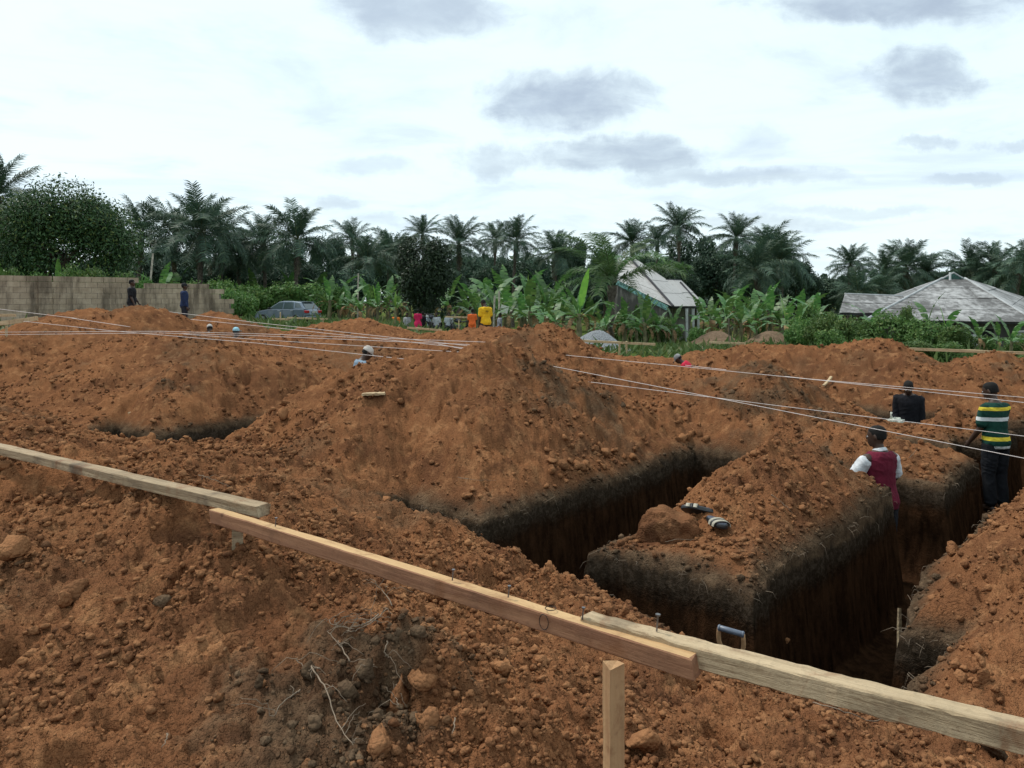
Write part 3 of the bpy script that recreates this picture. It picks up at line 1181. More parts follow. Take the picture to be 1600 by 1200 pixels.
stake('wooden_stake', st_p, .25, .046, .036, R(24), M['wood_stake'], 'square sawn stake standing upright under the reddish board at bottom centre', 4)
sp2 = P(371, 816, 3.33)
stake('wooden_stake', sp2, sp2[2] - .45, .045, .04, R(20), M['wood_grey'], 'short grey stake under the lap of the two left timbers', 6)
# nails and ink loops on the board
mi_ = BD2.matrix_world.inverted()


def on_board(px_, py_, d):
    return mi_ @ P(px_, py_, d)


for (px_, d) in ((431, 3.08), (713, 2.5), (797, 2.35), (907, 2.17)):
    lx = on_board(px_, 900, d).x
    mb = MB()
    mb.tube([(lx, -.004, .033), (lx + .003, -.002, .066)], .0022, 8)
    mb.tube([(lx + .003, -.002, .0655), (lx + .0032, -.002, .069)], .0055, 10)
    mb.build('nail', M['nail'], BD2)
for (px_, d, zz_) in ((860, 2.25, 1), (857, 2.25, 0)):
    lx = on_board(px_, 970, d).x
    mb = MB()
    if zz_:
        pts = [(lx + .016 * math.cos(q), .001 + .016 * math.sin(q), .0362) for q in np.linspace(0, 6.28, 18)]
    else:
        pts = [(lx + .016 * math.cos(q), -.0272, .004 + .022 * math.sin(q)) for q in np.linspace(0, 6.28, 18)]
    mb.tube(pts, .0013, 4)
    mb.build('ink_loop', M['ink'], BD2)
nb = bpy.data.objects['timber_beam.001']
mb = MB()
lx = (nb.matrix_world.inverted() @ P(1031, 1000, 2.1)).x
mb.tube([(lx, 0, .028), (lx + .004, 0, .072)], .0024, 8)
mb.tube([(lx + .004, 0, .0715), (lx + .0042, 0, .0755)], .007, 10)
mb.build('nail', M['nail'], nb)

# loose pieces of board
board('wood_offcut', P(203, 645, 12.6), P(248, 646, 12.55), .09, .03, [M['wood_far']], 'small pale offcut lying at the foot of the left mound', 'offcut', 11, .002, nseg=8)
h1, h2 = hit(567, 621), hit(601, 619)
board('wood_offcut', Vector(h1) + Vector((0, 0, .03)), Vector(h2) + Vector((0, 0, .03)), .10, .025, [M['wood_far']], 'flat pale wood scrap resting on the slope of the big middle mound', 'offcut', 12, .003, nseg=8)
h1, h2 = hit(1287, 606), hit(1299, 596)
board('wood_offcut', Vector(h1) + Vector((0, 0, .05)), Vector(h2) + Vector((0, 0, .08)), .05, .03, [M['wood_far']], 'short pale peg lying under the two strings right of centre', 'offcut', 13, .003, nseg=8)
# profile boards round the far side of the site, each with its stakes
far_boards = [
    ((-40, 512), 19.0, (58, 497), 17.5, 'pale board of the left profile jutting in at the left edge'),
    ((-60, 492), 22.0, (24, 493), 21.0, 'thin grey board lying behind the left profile board'),
    ((425, 498.5), 33.0, (452, 499), 32.8, 'short left length of the profile board in front of the car'),
    ((449, 496.8), 32.8, (512, 498.5), 32.0, 'pale profile board in front of the car rear wheel'),
    ((636, 512), 30.0, (690, 516), 29.5, 'pale board at the foot of the seated group'),
    ((696, 495), 40.0, (732, 496), 40.0, 'bamboo-coloured rail behind the man in white'),
    ((900, 532.5), 26.0, (1024, 538), 25.0, 'thin profile board below the gravel heap'),
    ((1108, 535), 27.5, (1165, 537), 27.0, 'thin profile board below the sand heap'),
    ((1345, 545.5), 21.5, (1420, 546.5), 21.2, 'left thin length of the profile board before the right bushes'),
    ((1414, 545), 21.2, (1690, 555), 19.8, 'long pale profile board before the right bushes and hut'),
]
for i, (pa, da, pb, db, lab) in enumerate(far_boards):
    o = board('profile_board', P(pa[0], pa[1], da), P(pb[0], pb[1], db), .05, .075 if i not in (0,) else .10, [M['wood_far']], lab, 'board', 20 + i, .003, nseg=10,
              group='profile boards along the edge of the dig')
for i, (px_, py0, d, lab) in enumerate([
        (438, 488, 33.1, 'pale stake standing in front of the car door'), (505, 497, 32.2, 'short stake by the right end of the car board'),
        (979, 533, 25.6, 'white stake under the board below the gravel heap'), (968, 534, 25.7, 'thin stake beside the white stake below the gravel'),
        (1400, 546, 21.4, 'stake under the joint of the right profile boards'), (1560, 551, 20.6, 'stake under the right end of the long profile board'),
        (1139, 497, 30.5, 'thin dark rod standing by the sand heap'), (717, 500, 39.5, 'slanted prop under the rail behind the seated group'),
        (10, 509, 18.6, 'stake under the pale board at the left edge')]):
    tp = P(px_, py0, d)
    gz = ground_z(tp[0], tp[1])
    stake('wooden_stake', tp, gz - .1, .05 if i != 6 else .03, .05 if i != 6 else .03, .3, M['wood_far'] if i != 6 else M['bark'], lab, 40 + i)

# ------------------------------------------------------------------ setting-out strings
strings = [
    ([(-60, 476, 22), (0, 483, 21), (78, 492.5, 19.5)], 'far upper string slanting down from the left edge'),
    ([(98, 495, 19.3), (165, 505, 17.6)], 'short string between the left mounds behind the timber'),
    ([(37, 502, 17.4), (175, 517, 16.2), (400, 536, 14.4), (618, 559.5, 11.9)], 'string crossing the capped grey-shirted man, lowest on the left'),
    ([(-60, 520, 19), (0, 519, 18.5), (250, 517.6, 16.6), (400, 521.5, 15.6), (662, 531, 13.9)], 'upper of the two level strings over the left mound'),
    ([(-60, 524, 18.8), (0, 523, 18.3), (250, 520.3, 16.5), (400, 524.6, 15.5), (662, 535.5, 13.8)], 'lower of the two level strings over the left mound'),
    ([(255, 486, 23), (400, 504, 20.8), (665, 533, 16)], 'upper string passing below the parked car'),
    ([(298, 499, 21), (400, 509, 19.5), (662, 537, 15.8)], 'second string passing below the parked car'),
    ([(287, 522, 16.2), (400, 530.5, 15.2), (677, 547.5, 12.8)], 'string above the grey cap running to the big mound'),
    ([(795, 559, 11.4), (1200, 637.5, 8.2), (1600, 716, 6.2), (1800, 755, 5.6)], 'lowest string on the right, above the maroon shirt'),
    ([(943, 599.5, 11.6), (1200, 632, 9.6), (1600, 681.5, 7.6), (1800, 706, 6.9)], 'string above the bundle, second lowest on the right'),
    ([(905, 557, 12.4), (1110, 577, 10.9), (1290, 595, 9.7), (1600, 629, 8.1), (1800, 651, 7.3)], 'lower of the two strings past the striped shirt'),
    ([(1190, 584, 11.6), (1262, 592, 10.8), (1600, 621, 8.8), (1800, 638, 7.9)], 'upper of the two strings past the striped shirt'),
]
for pts, lab in strings:
    w = [P(*p) for p in pts]
    if pts[-1][0] < 720:
        w.append(w[-1] + (w[-1] - w[-2]).normalized() * 1.3)
    if pts[0][0] > 700:
        w.insert(0, w[0] + (w[0] - w[1]).normalized() * 1.8)
    fine = []
    for i in range(len(w) - 1):
        for k in range(8):
            u = k / 8
            q = w[i].lerp(w[i + 1], u)
            fine.append(q)
    fine.append(w[-1])
    rad = [.00058 * p.y ** .75 + .0006 for p in fine]
    mb = MB()
    mb.tube(fine, rad, 6)
    tag(mb.build('string_line', M['string'], smooth=True), lab, 'string', 'setting-out strings')

# ------------------------------------------------------------------ shovel standing in the front trench
def build_shovel():
    g = P(1143, 1024, 4.45)          # where the D grip meets the shaft
    root = empty('shovel', (g.x, g.y, -1.05))
    tag(root, 'shovel standing in the front trench, only its D handle showing', 'shovel')
    H = g.z + 1.05
    top = P(1142, 986, 4.42) - root.location
    ax = (P(1161, 992, 4.40) - P(1122, 981, 4.46)).normalized()
    mb = MB()
    mb.tube([top - ax * .075, top - ax * .072, top + ax * .072, top + ax * .075], [.013, .0165, .0165, .013], 16)
    for k in (-.066, .066):
        mb.tube([top + ax * (k - .004), top + ax * (k + .004)], .0185, 16)
    mb.build('grip', plastic, root, True)
    for sgn in (-1, 1):
        mb = MB()
        p0 = top + ax * .066 * sgn
        p3 = Vector((0, 0, H - .01))
        pts = []
        for i in range(9):
            u = i / 8
            q = p0.lerp(p3, u) + ax * sgn * .030 * math.sin(u * math.pi) + Vector((0, 0, -.02 * math.sin(u * math.pi)))
            pts.append(q)
        mb.cur = 0
        mb.tube(pts, [(.010, .013)] * 9, 8)
        mb.build('handle_arm', M['wood_stake'], root, True)
    mb = MB()
    mb.tube([(0, 0, .40), (.0, -.01, H * .6), (0, 0, H)], [.018, .017, .019], 12)
    mb.build('shaft', M['wood_stake'], root, True)
    mb = MB()
    prof = [(.0, .03, .0), (.10, .11, .01), (.30, .13, .02), (.36, .10, .01), (.45, .022, 0)]
    vs, fs = [], []
    for (z, w, b_) in prof:
        for k in range(7):
            u = (k - 3) / 3
            vs.append((u * w, b_ * 2 * (1 - u * u) - .006, z))
        for k in range(7):
            u = (k - 3) / 3
            vs.append((u * w, b_ * 2 * (1 - u * u) - .009, z))
    for i in range(len(prof) - 1):
        o = i * 14
        for k in range(6):
            fs.append([o + k, o + k + 1, o + 14 + k + 1, o + 14 + k])
            fs.append([o + 7 + k + 1, o + 7 + k, o + 21 + k, o + 21 + k + 1])
    mb.add(vs, fs)
    mb.build('blade', M['nail'], root, True)


plastic = mat_plain('blue_grey_plastic', (.10, .12, .16), .35, .5, .2, 12)
build_shovel()


# ------------------------------------------------------------------ sandals, big clod and sticks on the block
def sandal_sole(L, w, th):
    n = 20
    pts = []
    for i in range(n):
        q = 2 * math.pi * i / n
        y = math.cos(q) * L / 2
        u = (y / L + .5)
        ww = w * (.80 + .28 * sstep(.3, .8, np.array(u)) - .16 * math.exp(-((u - .42) / .16) ** 2))
        pts.append((math.sin(q) * float(ww) / 2 * (1 if abs(math.sin(q)) < 1 else 1), y))
    return [(p[0], p[1], 0) for p in pts], [(p[0], p[1], th) for p in pts]


def build_sandal(px_, py_, rz, tilt, label):
    h = hit(px_, py_)
    root = empty('sandal', (h[0], h[1], h[2] + .02), rz)
    root.rotation_euler = (tilt[0], tilt[1], rz)
    tag(root, label, 'sandal')
    L_, w, th = .33, .14, .034
    lo, up = sandal_sole(L_, w, th)
    n = len(lo)
    mb = MB()
    mid = [(p[0] * 1.04, p[1] * 1.02, th * .5) for p in lo]
    vs = lo + mid + up
    fs = [list(range(n))[::-1], [2 * n + i for i in range(n)]]
    for r_ in (0, 1):
        for i in range(n):
            j = (i + 1) % n
            fs.append([r_ * n + i, r_ * n + j, (r_ + 1) * n + j, (r_ + 1) * n + i])
    mb.add(vs, fs)
    mb.build('sole', M['black'], root, False, .004)
    ins = MB()
    ins.prism([(p[0] * .88, p[1] * .92, th + .001) for p in up], (0, 0, .003))
    ins.build('insole', insole, root)
    for (y0, y1, nm, mt) in ((.02, .055, 'strap', strap_w), (.06, .078, 'strap', M['black']), (.083, .118, 'strap', strap_w)):
        mb = MB()
        vs, fs = [], []
        m = 11
        for off in (0, .004):
            for i in range(m):
                q = math.pi * i / (m - 1)
                for y in (y0, y1):
                    sc = 1 - .9 * max(0, y - .05)
                    vs.append((-math.cos(q) * (w * .54 + off) * sc, y, .008 + math.sin(q) ** .7 * (.052 + off) * (1 - 1.5 * max(0, y - .04))))
        for i in range(m - 1):
            fs.append([2 * i, 2 * i + 1, 2 * i + 3, 2 * i + 2])
            o = 2 * m
            fs.append([o + 2 * i, o + 2 * i + 2, o + 2 * i + 3, o + 2 * i + 1])
            fs.append([2 * i, 2 * i + 2, o + 2 * i + 2, o + 2 * i])
            fs.append([2 * i + 1, o + 2 * i + 1, o + 2 * i + 3, 2 * i + 3])
        mb.add(vs, fs)
        mb.build(nm, mt, root, True)


insole = mat_plain('sandal_insole', (.085, .10, .13), .4, .5, .2, 10)
strap_w = mat_plain('cream_strap', (.36, .33, .26), .6, .3, .15, 20)
build_sandal(1119, 826, R(188), (R(2), R(-4), 0), 'black sandal with cream straps standing flat on the dug block')
build_sandal(1094, 806, R(70), (R(4), R(38), 0), 'black sandal tipped on its side behind the big clod on the block')


def big_clod():
    rng = np.random.default_rng(3)
    v, f = ico(5)
    v = v * np.array([.40, .27, .25])
    n = fbm(v[:, 0] * 6, v[:, 1] * 6 + v[:, 2] * 5, 4, 5)
    r_ = np.linalg.norm(v, axis=1, keepdims=True)
    v = v + v / r_ * (n[:, None] * .05) + v / r_ * (fbm(v[:, 0] * 26, v[:, 1] * 26 + v[:, 2] * 20, 3, 6)[:, None] * .018)
    # slumped flat top leaning to the left
    v[:, 2] = np.minimum(v[:, 2], .17 + .12 * np.tanh((v[:, 0]) * 2) * -.3 + .03 * perlin(v[:, 0] * 5, v[:, 1] * 5, 2))
    v[:, 2] = np.maximum(v[:, 2], -.05)
    h = hit(1052, 848)
    me = mesh_np('earth_lump', v, f, M['clod'], True, {'dark': np.full(len(v), .22), 'bright': np.full(len(v), .15)})
    o = link(bpy.data.objects.new('earth_lump', me))
    o.location = (h[0], h[1] + .16, h[2] + .01)
    o.scale = (.64, .75, 1.12)
    o.rotation_euler = (0, R(4), R(-8))
    tag(o, 'big smooth brown lump of earth beside the sandals on the block', 'earth lump')


big_clod()


def twig(name, pts, r0, r1, mat, label, cat, group=None, parent=None, n=6):
    mb = MB()
    k = len(pts)
    mb.tube(pts, [r0 + (r1 - r0) * i / max(1, k - 1) for i in range(k)], n)
    o = mb.build(name, mat, parent, True)
    if label:
        tag(o, label, cat, group)
    return o


def ground_pts(pxs, lift=.012, rngs=None):
    return [Vector(hit(x, y)) + Vector((0, 0, lift)) for (x, y) in pxs]


def smooth_path(pts, k=6, jit=.0, seed=0):
    rng = random.Random(seed)
    out_ = []
    for i in range(len(pts) - 1):
        p0, p1, p2, p3 = pts[max(i - 1, 0)], pts[i], pts[i + 1], pts[min(i + 2, len(pts) - 1)]
        for j in range(k):
            u = j / k
            q = .5 * ((2 * p1) + (p2 - p0) * u + (2 * p0 - 5 * p1 + 4 * p2 - p3) * u * u + (3 * p1 - p0 - 3 * p2 + p3) * u ** 3)
            out_.append(q + Vector((rng.gauss(0, jit), rng.gauss(0, jit), rng.gauss(0, jit))))
    out_.append(pts[-1])
    return out_


# dry roots in the dark patch of the bank
def root_tuft(px_list, label, seed, nside=5):
    rng = random.Random(seed)
    pts = ground_pts(px_list, .035)
    base = pts[0].copy()
    root = empty('dry_root', base)
    tag(root, label, 'root', 'dry roots in the dark soil')
    loc = [p - base for p in pts]
    sp_ = smooth_path(loc, 6, .0018, seed)
    mb = MB()
    mb.tube(sp_, [.0028 * (1 - .65 * i / len(sp_)) for i in range(len(sp_))], 5)
    mb.build('main_root', M['root'], root, True)
    for k in range(nside):
        i = rng.randrange(2, len(sp_) - 1)
        p = sp_[i]
        d = Vector((rng.uniform(-1, 1), rng.uniform(-.6, .6), rng.uniform(-.2, .5))).normalized()
        ln = rng.uniform(.05, .16)
        q = [p, p + d * ln * .4 + Vector((0, 0, .012)), p + d * ln + Vector((0, 0, rng.uniform(-.04, .0)))]
        mb = MB()
        mb.tube(smooth_path(q, 4, .003, seed + k), [.0015, .0014, .0013, .0012, .0011, .001, .0009, .0008, .0006], 4)
        mb.build('side_root', M['root'], root, True)


root_tuft([(485, 1055), (510, 1100), (525, 1145), (552, 1185)], 'long pale root hanging down the dark soil at bottom', 1, 6)
root_tuft([(590, 975), (570, 992), (535, 995), (515, 985), (538, 970)], 'branched pale root curling left from the dark tuft', 2, 9)
root_tuft([(612, 960), (598, 935), (588, 928)], 'short root sprig at the top of the dark tuft', 3, 5)
root_tuft([(546, 1052), (530, 1025), (512, 1005)], 'thin root standing up left of the dark tuft centre', 4, 4)
root_tuft([(470, 1095), (445, 1115), (425, 1140)], 'faint root trailing down left in the dark soil', 5, 3)
root_tuft([(605, 965), (585, 985), (560, 1000), (540, 1003)], 'lower fan root of the dark tuft', 6, 9)
root_tuft([(500, 1060), (480, 1062), (462, 1046)], 'small forked root at the left of the dark patch', 7, 4)
root_tuft([(562, 1063), (575, 1058), (590, 1060)], 'tiny pale rootlet right of the long root', 8, 2)
root_tuft([(605, 1020), (602, 1035), (606, 1048)], 'thin root below the tuft centre', 9, 2)
root_tuft([(620, 1085), (618, 1105), (622, 1120)], 'little rootlets over the hollow', 10, 4)
root_tuft([(712, 1140), (708, 1158), (706, 1166)], 'short pale straw right of the dark patch', 12, 0)
root_tuft([(262, 1165), (260, 1175), (252, 1188)], 'white bent straw at bottom left', 13, 0)
root_tuft([(1270, 1112), (1320, 1130), (1365, 1142), (1390, 1133)], 'long curved straw below the pale beam', 14, 0)
root_tuft([(310, 755), (335, 762), (360, 771)], 'thin twig above the left timber lap', 15, 2)
root_tuft([(1205, 780), (1220, 793), (1238, 808)], 'forked twig on the orange heap of the block', 16, 3)
root_tuft([(1040, 854), (1062, 850), (1085, 851)], 'grey stick lying in front of the big lump', 17, 0)
root_tuft([(715, 752), (745, 756), (776, 758)], 'reddish twig at the foot of the big mound', 18, 2)
root_tuft([(1367, 750), (1385, 738), (1398, 760)], 'bent stalk arching before the maroon shirt', 19, 0)
root_tuft([(1420, 722), (1426, 716), (1433, 706)], 'straight dry stalk right of the maroon shirt', 20, 0)

# fringe of fine rootlets hanging from the rims of the trenches
def rim_rootlets():
    rng = np.random.default_rng(21)
    X, Y, r = scatter_points(rng, 60000, 3.5, 14, 34)
    z, sd, dark, sm = site(X, Y)
    k = (np.abs(sd + .01) < .025) & (z - base_z(X, Y) > -.1)
    X, Y, z, r = X[k][:650], Y[k][:650], z[k][:650], r[k][:650]
    vs, fs = [], []
    for x, y, zc in zip(X, Y, z):
        ln = rng.uniform(.03, .13) * (2.2 if rng.uniform() < .06 else 1)
        a = rng.uniform(0, 6.28)
        dx, dy = math.cos(a), math.sin(a)
        w = .0014
        o = len(vs)
        p0 = np.array([x, y, zc - .01])
        p1 = p0 + np.array([dx * ln * .5, dy * ln * .5, rng.uniform(-.2, .35) * ln])
        p2 = p1 + np.array([dx * ln * .3, dy * ln * .3, -ln * rng.uniform(.2, .9)])
        sx = np.array([-dy * w, dx * w, 0])
        vs += [p0 - sx, p0 + sx, p1 - sx, p1 + sx, p2, p0 + np.array([0, 0, w * 2]), p1 + np.array([0, 0, w * 2])]
        fs += [[o, o + 1, o + 3, o + 2], [o + 2, o + 3, o + 4], [o, o + 2, o + 6, o + 5], [o + 1, o + 5, o + 6, o + 3], [o + 2, o + 4, o + 6], [o + 3, o + 6, o + 4]]
    me = mesh_np('rim_rootlets', np.array(vs), fs, M['root'])
    tag(link(bpy.data.objects.new('rim_rootlets', me), GROUND), kind='stuff')


rim_rootlets()
tp = P(1405, 950, 5.2)
stake('wooden_stake', tp, -1.1, .022, .016, .4, M['wood_pale'], 'thin peg standing in the trench by the dark alcove at right', 60)
# ------------------------------------------------------------------ people
def ring_loft(secs, n=14):
    """closed loft through elliptical sections: (centre, x-axis, y-axis) with axes already scaled"""
    vs, fs = [], []
    for (c, ax, ay) in secs:
        c, ax, ay = Vector(c), Vector(ax), Vector(ay)
        for k in range(n):
            q = 2 * math.pi * k / n
            vs.append(c + ax * math.cos(q) + ay * math.sin(q))
    m = len(secs)
    for i in range(m - 1):
        for k in range(n):
            k2 = (k + 1) % n
            fs.append([i * n + k, i * n + k2, (i + 1) * n + k2, (i + 1) * n + k])
    fs.append(list(range(n))[::-1])
    fs.append([(m - 1) * n + k for k in range(n)])
    return vs, fs


def limb(mb, pts, rads, n=10):
    """tapered limb with rounded ends"""
    pts = [Vector(p) for p in pts]
    a = (pts[0] - pts[1]).normalized()
    b = (pts[-1] - pts[-2]).normalized()
    P_ = [pts[0] + a * rads[0] * .7] + pts + [pts[-1] + b * rads[-1] * .7]
    R_ = [rads[0] * .45] + list(rads) + [rads[-1] * .45]
    mb.tube(P_, R_, n)


def remesh(mb, name, voxel, mat, smooth_it=4, folds=0.):
    me = bpy.data.meshes.new(name)
    me.from_pydata(mb.v, [], mb.f)
    bm = bmesh.new()
    bm.from_mesh(me)
    bmesh.ops.recalc_face_normals(bm, faces=bm.faces)
    bm.to_mesh(me)
    bm.free()
    o = bpy.data.objects.new(name, me)
    COL.objects.link(o)
    r = o.modifiers.new('r', 'REMESH')
    r.mode = 'VOXEL'
    r.voxel_size = voxel
    if smooth_it:
        s = o.modifiers.new('s', 'SMOOTH')
        s.iterations = smooth_it
        s.factor = .5
    dg = bpy.context.evaluated_depsgraph_get()
    m2 = bpy.data.meshes.new_from_object(o.evaluated_get(dg))
    m2.name = name
    bpy.data.objects.remove(o)
    bpy.data.meshes.remove(me)
    if folds:
        n_ = len(m2.vertices)
        co = np.empty(n_ * 3, np.float32)
        no = np.empty(n_ * 3, np.float32)
        m2.vertices.foreach_get('co', co)
        m2.vertices.foreach_get('normal', no)
        co, no = co.reshape(-1, 3).astype(float), no.reshape(-1, 3)
        a_ = co[:, 0] * 5 + co[:, 1] * 7
        w_ = perlin(a_ * .6, co[:, 2] * 3, 3) * 1.2
        f_ = 1 - np.abs(perlin(a_ + w_, co[:, 2] * 9 + co[:, 0] * 6 + w_ * 2, 11)) * 2
        g_ = 1 - np.abs(perlin(a_ * 2.4 + 4, co[:, 2] * 5 - co[:, 0] * 8 + w_, 12)) * 2
        dsp = (f_ ** 3 * np.sign(f_) * .6 + g_ * .4) * folds
        co = co + no * dsp[:, None]
        m2.vertices.foreach_set('co', co.astype(np.float32).ravel())
    m2.materials.clear()
    m2.materials.append(mat)
    m2.polygons.foreach_set('use_smooth', np.ones(len(m2.polygons), bool))
    return m2


CL = {}


def cloth(col):
    k = tuple(col)
    if k not in CL:
        CL[k] = mat_cloth('cloth_%02d' % len(CL), k)
    return CL[k]


def person(px_, d, label, shirt, trousers, facing=0., height=1.72, top_y=None, feet_z=None, lean=0., headtilt=0., headturn=0.,
           arms=((.06, .06), (.06, .06)), legs=0., sit=False, cap=None, dress=False, sleeve=None, sleeve_mat=None, collar=None,
           print_mat=None, voxel=.013, hair=True, long_sleeve=False, group=None, skin=None, bend=(0., 0.)):
    """facing: angle about z, 0 = looking away from the camera (+Y); lean: bend forward at the hips;
    arms: per side (forward swing, elbow bend)"""
    k = height / 1.72
    x = (px_ - 800) / 1200 * d
    if feet_z is None:
        feet_z = ground_z(x, d)
        if top_y is not None:
            zt = EYE + (470 - top_y) / 1200 * d
            hh = (zt - feet_z)
            if not sit and lean < .2:
                k = max(.9, min(1.08, hh / 1.72))
            if abs(k * 1.72 - hh) > .04 and not sit and lean < .2:
                feet_z = zt - k * 1.72
    # local frame: x right, y forward, z up
    hipz = .93 if not sit else .62
    B = Matrix.Translation((0, 0, hipz)) @ Matrix.Rotation(-lean, 4, 'X') @ Matrix.Translation((0, 0, -.93))

    def ub(p):
        return B @ Vector(p)
    neck = (0, -.005, 1.46)
    HM = B @ Matrix.Translation(neck) @ Matrix.Rotation(headturn, 4, 'Z') @ Matrix.Rotation(-headtilt, 4, 'X') @ Matrix.Translation((0, .005, -1.46))

    def hd(p):
        return HM @ Vector(p)
    rx = lambda w: B.to_3x3() @ Vector((w, 0, 0))
    ry = lambda w: B.to_3x3() @ Vector((0, w, 0))
    torso_prof = [(.84, .135, .095, 0), (.92, .162, .112, -.01), (1.0, .150, .105, 0), (1.10, .138, .098, .005), (1.22, .155, .108, .008),
                  (1.33, .172, .112, .0), (1.40, .168, .098, -.008), (1.445, .11, .075, -.012), (1.475, .062, .060, -.008)]

    def torso(mb, grow=0., z0=.8, z1=2., flare=0.):
        secs = []
        for (z, a, b_, y) in torso_prof:
            if z < z0 or z > z1:
                continue
            g = grow + flare * max(0, (1.05 - z))
            secs.append((ub((0, y, z)), rx(a + g), ry(b_ + g)))
        mb.add(*ring_loft(secs, 18))

    def arm_pts(s, sw, el):
        sh = Vector((s * .175, -.01, 1.392))
        out_ = .10 + bend[0]
        d1 = Vector((s * out_, math.sin(sw), -math.cos(sw))).normalized()
        elb = sh + d1 * .285
        a2 = sw + el
        d2 = Vector((s * (.05 - bend[1]), math.sin(a2), -math.cos(a2))).normalized()
        wr = elb + d2 * .25
        return [ub(sh), ub(elb), ub(wr), (B.to_3x3() @ d2)]
    arms_p = [(s, arm_pts(s, *arms[0 if s < 0 else 1])) for s in (-1, 1)]
    legs_p = []
    for s in (-1, 1):
        if sit:
            hp = Vector((s * .095, 0, hipz - .02))
            kn = Vector((s * .16, .42, hipz - .06))
            an = Vector((s * .15, .38, max(.09, hipz - .50)))
        else:
            sw = legs * s
            hp = Vector((s * .09, 0, .90))
            kn = hp + Vector((s * .012, math.sin(sw + .06) * .42, -math.cos(sw) * .42))
            an = kn + Vector((0, math.sin(sw - .10) * .40, -math.cos(sw - .1) * .40))
            an.z = max(an.z, .085)
        legs_p.append((s, hp, kn, an))
    # ---- body: one continuous skin
    mb = MB()
    torso(mb)
    mb.tube([ub((0, -.012, 1.42)), hd((0, .0, 1.50)), hd((0, .012, 1.56))], [.062, .056, .056], 12)
    # head: skull, jaw, nose, ears
    hx = HM.to_3x3()
    secs = []
    for (z, a, b_, y) in [(1.503, .035, .038, .050), (1.52, .050, .062, .036), (1.55, .060, .082, .020), (1.585, .068, .092, .012), (1.62, .073, .096, .006),
                          (1.655, .074, .096, .0), (1.685, .066, .086, -.002), (1.707, .046, .062, -.004), (1.719, .02, .03, -.004)]:
        secs.append((hd((0, y, z)), hx @ Vector((a, 0, 0)), hx @ Vector((0, b_, 0))))
    mb.add(*ring_loft(secs, 16))
    limb(mb, [hd((0, .098, 1.628)), hd((0, .112, 1.59))], [.010, .016], 8)
    limb(mb, [hd((-.02, .095, 1.553)), hd((.02, .095, 1.553))], [.011, .011], 8)
    for s in (-1, 1):
        limb(mb, [hd((s * .074, .002, 1.625)), hd((s * .078, -.004, 1.585))], [.015, .012], 6)
    for s, (sh, el, wr, d2) in arms_p:
        limb(mb, [sh, sh.lerp(el, .35), el, el.lerp(wr, .3), wr], [.058, .050, .040, .041, .028])
        # hand: palm, four unequal fingers, thumb off the side
        side = (B.to_3x3() @ Vector((0, 1, .0)))
        side = (side - d2 * side.dot(d2)).normalized()
        nrm = d2.cross(side).normalized() * s
        palm = wr + d2 * .055
        limb(mb, [wr, palm, wr + d2 * .09], [.026, .032, .030], 8)
        for fi, (o, ln) in enumerate(((.027, .068), (.009, .078), (-.009, .072), (-.026, .056))):
            b0 = wr + d2 * .085 + side * o
            b1 = b0 + d2 * ln * .5 - nrm * .012
            b2 = b1 + d2 * ln * .35 - nrm * .028
            limb(mb, [b0, b1, b2], [.0095, .0088, .0075], 6)
        t0 = wr + d2 * .03 + side * .026
        t1 = t0 + d2 * .03 + side * .026 - nrm * .01
        limb(mb, [t0, t1, t1 + d2 * .032 - nrm * .008], [.012, .0105, .009], 6)
    for (s, hp, kn, an) in legs_p:
        limb(mb, [hp, hp.lerp(kn, .4), kn, kn.lerp(an, .35), an], [.092, .080, .056, .056, .038])
        ft = an + Vector((s * .015, .16, -.055))
        limb(mb, [an + Vector((0, -.03, -.045)), an + Vector((0, .07, -.045)), ft], [.038, .040, .030], 8)
    me = remesh(mb, 'person', voxel, skin or M['skin'], 3)
    o = link(bpy.data.objects.new('person', me))
    o.location = (x, d, feet_z)
    o.rotation_euler = (0, 0, facing)
    o.scale = (k, k, k)
    tag(o, label, 'person', group)

    def part(name, mb_, mat, vx=voxel, it=4, parent=o):
        c = bpy.data.objects.new(name, remesh(mb_, name, vx, mat, it, .012 if name in ('shirt', 'trousers', 'dress', 'sleeve') else 0.))
        link(c, parent)
        return c
    # ---- clothes
    sm_ = shirt if not isinstance(shirt, tuple) else cloth(shirt)
    tm_ = trousers if not isinstance(trousers, tuple) else cloth(trousers)
    mb = MB()
    if dress:
        secs = []
        for (z, a, b_, y) in [(.30, .27, .23, 0), (.6, .24, .20, 0), (.9, .20, .15, 0)] + [t_ for t_ in torso_prof if .95 < t_[0] < 1.46]:
            g = .022
            secs.append((ub((0, y, z)) if z > .9 else Vector((0, y, z)), rx(a + g), ry(b_ + g)))
        mb.add(*ring_loft(secs, 20))
    else:
        torso(mb, .024, .80, 1.46, .05)
    for s, (sh, el, wr, d2) in arms_p:
        if not sleeve_mat:
            if long_sleeve:
                limb(mb, [sh, sh.lerp(el, .5), el, wr.lerp(el, .12)], [.068, .064, .054, .045])
            else:
                limb(mb, [sh, sh.lerp(el, .5), sh.lerp(el, .82)], [.068, .068, .068])
    shirt_o = part('dress' if dress else 'shirt', mb, sm_)
    if sleeve_mat:
        for s, (sh, el, wr, d2) in arms_p:
            mb = MB()
            a0 = sh.lerp(el, .12)
            limb(mb, [a0, sh.lerp(el, .5), sh.lerp(el, .86)], [.072, .070, .070])
            part('sleeve', mb, sleeve_mat)
    if collar:
        mb = MB()
        mb.tube([ub((0, -.012, 1.445)), hd((0, -.004, 1.485))], [.082, .069], 14)
        part('collar', mb, collar, .008, 2, shirt_o)
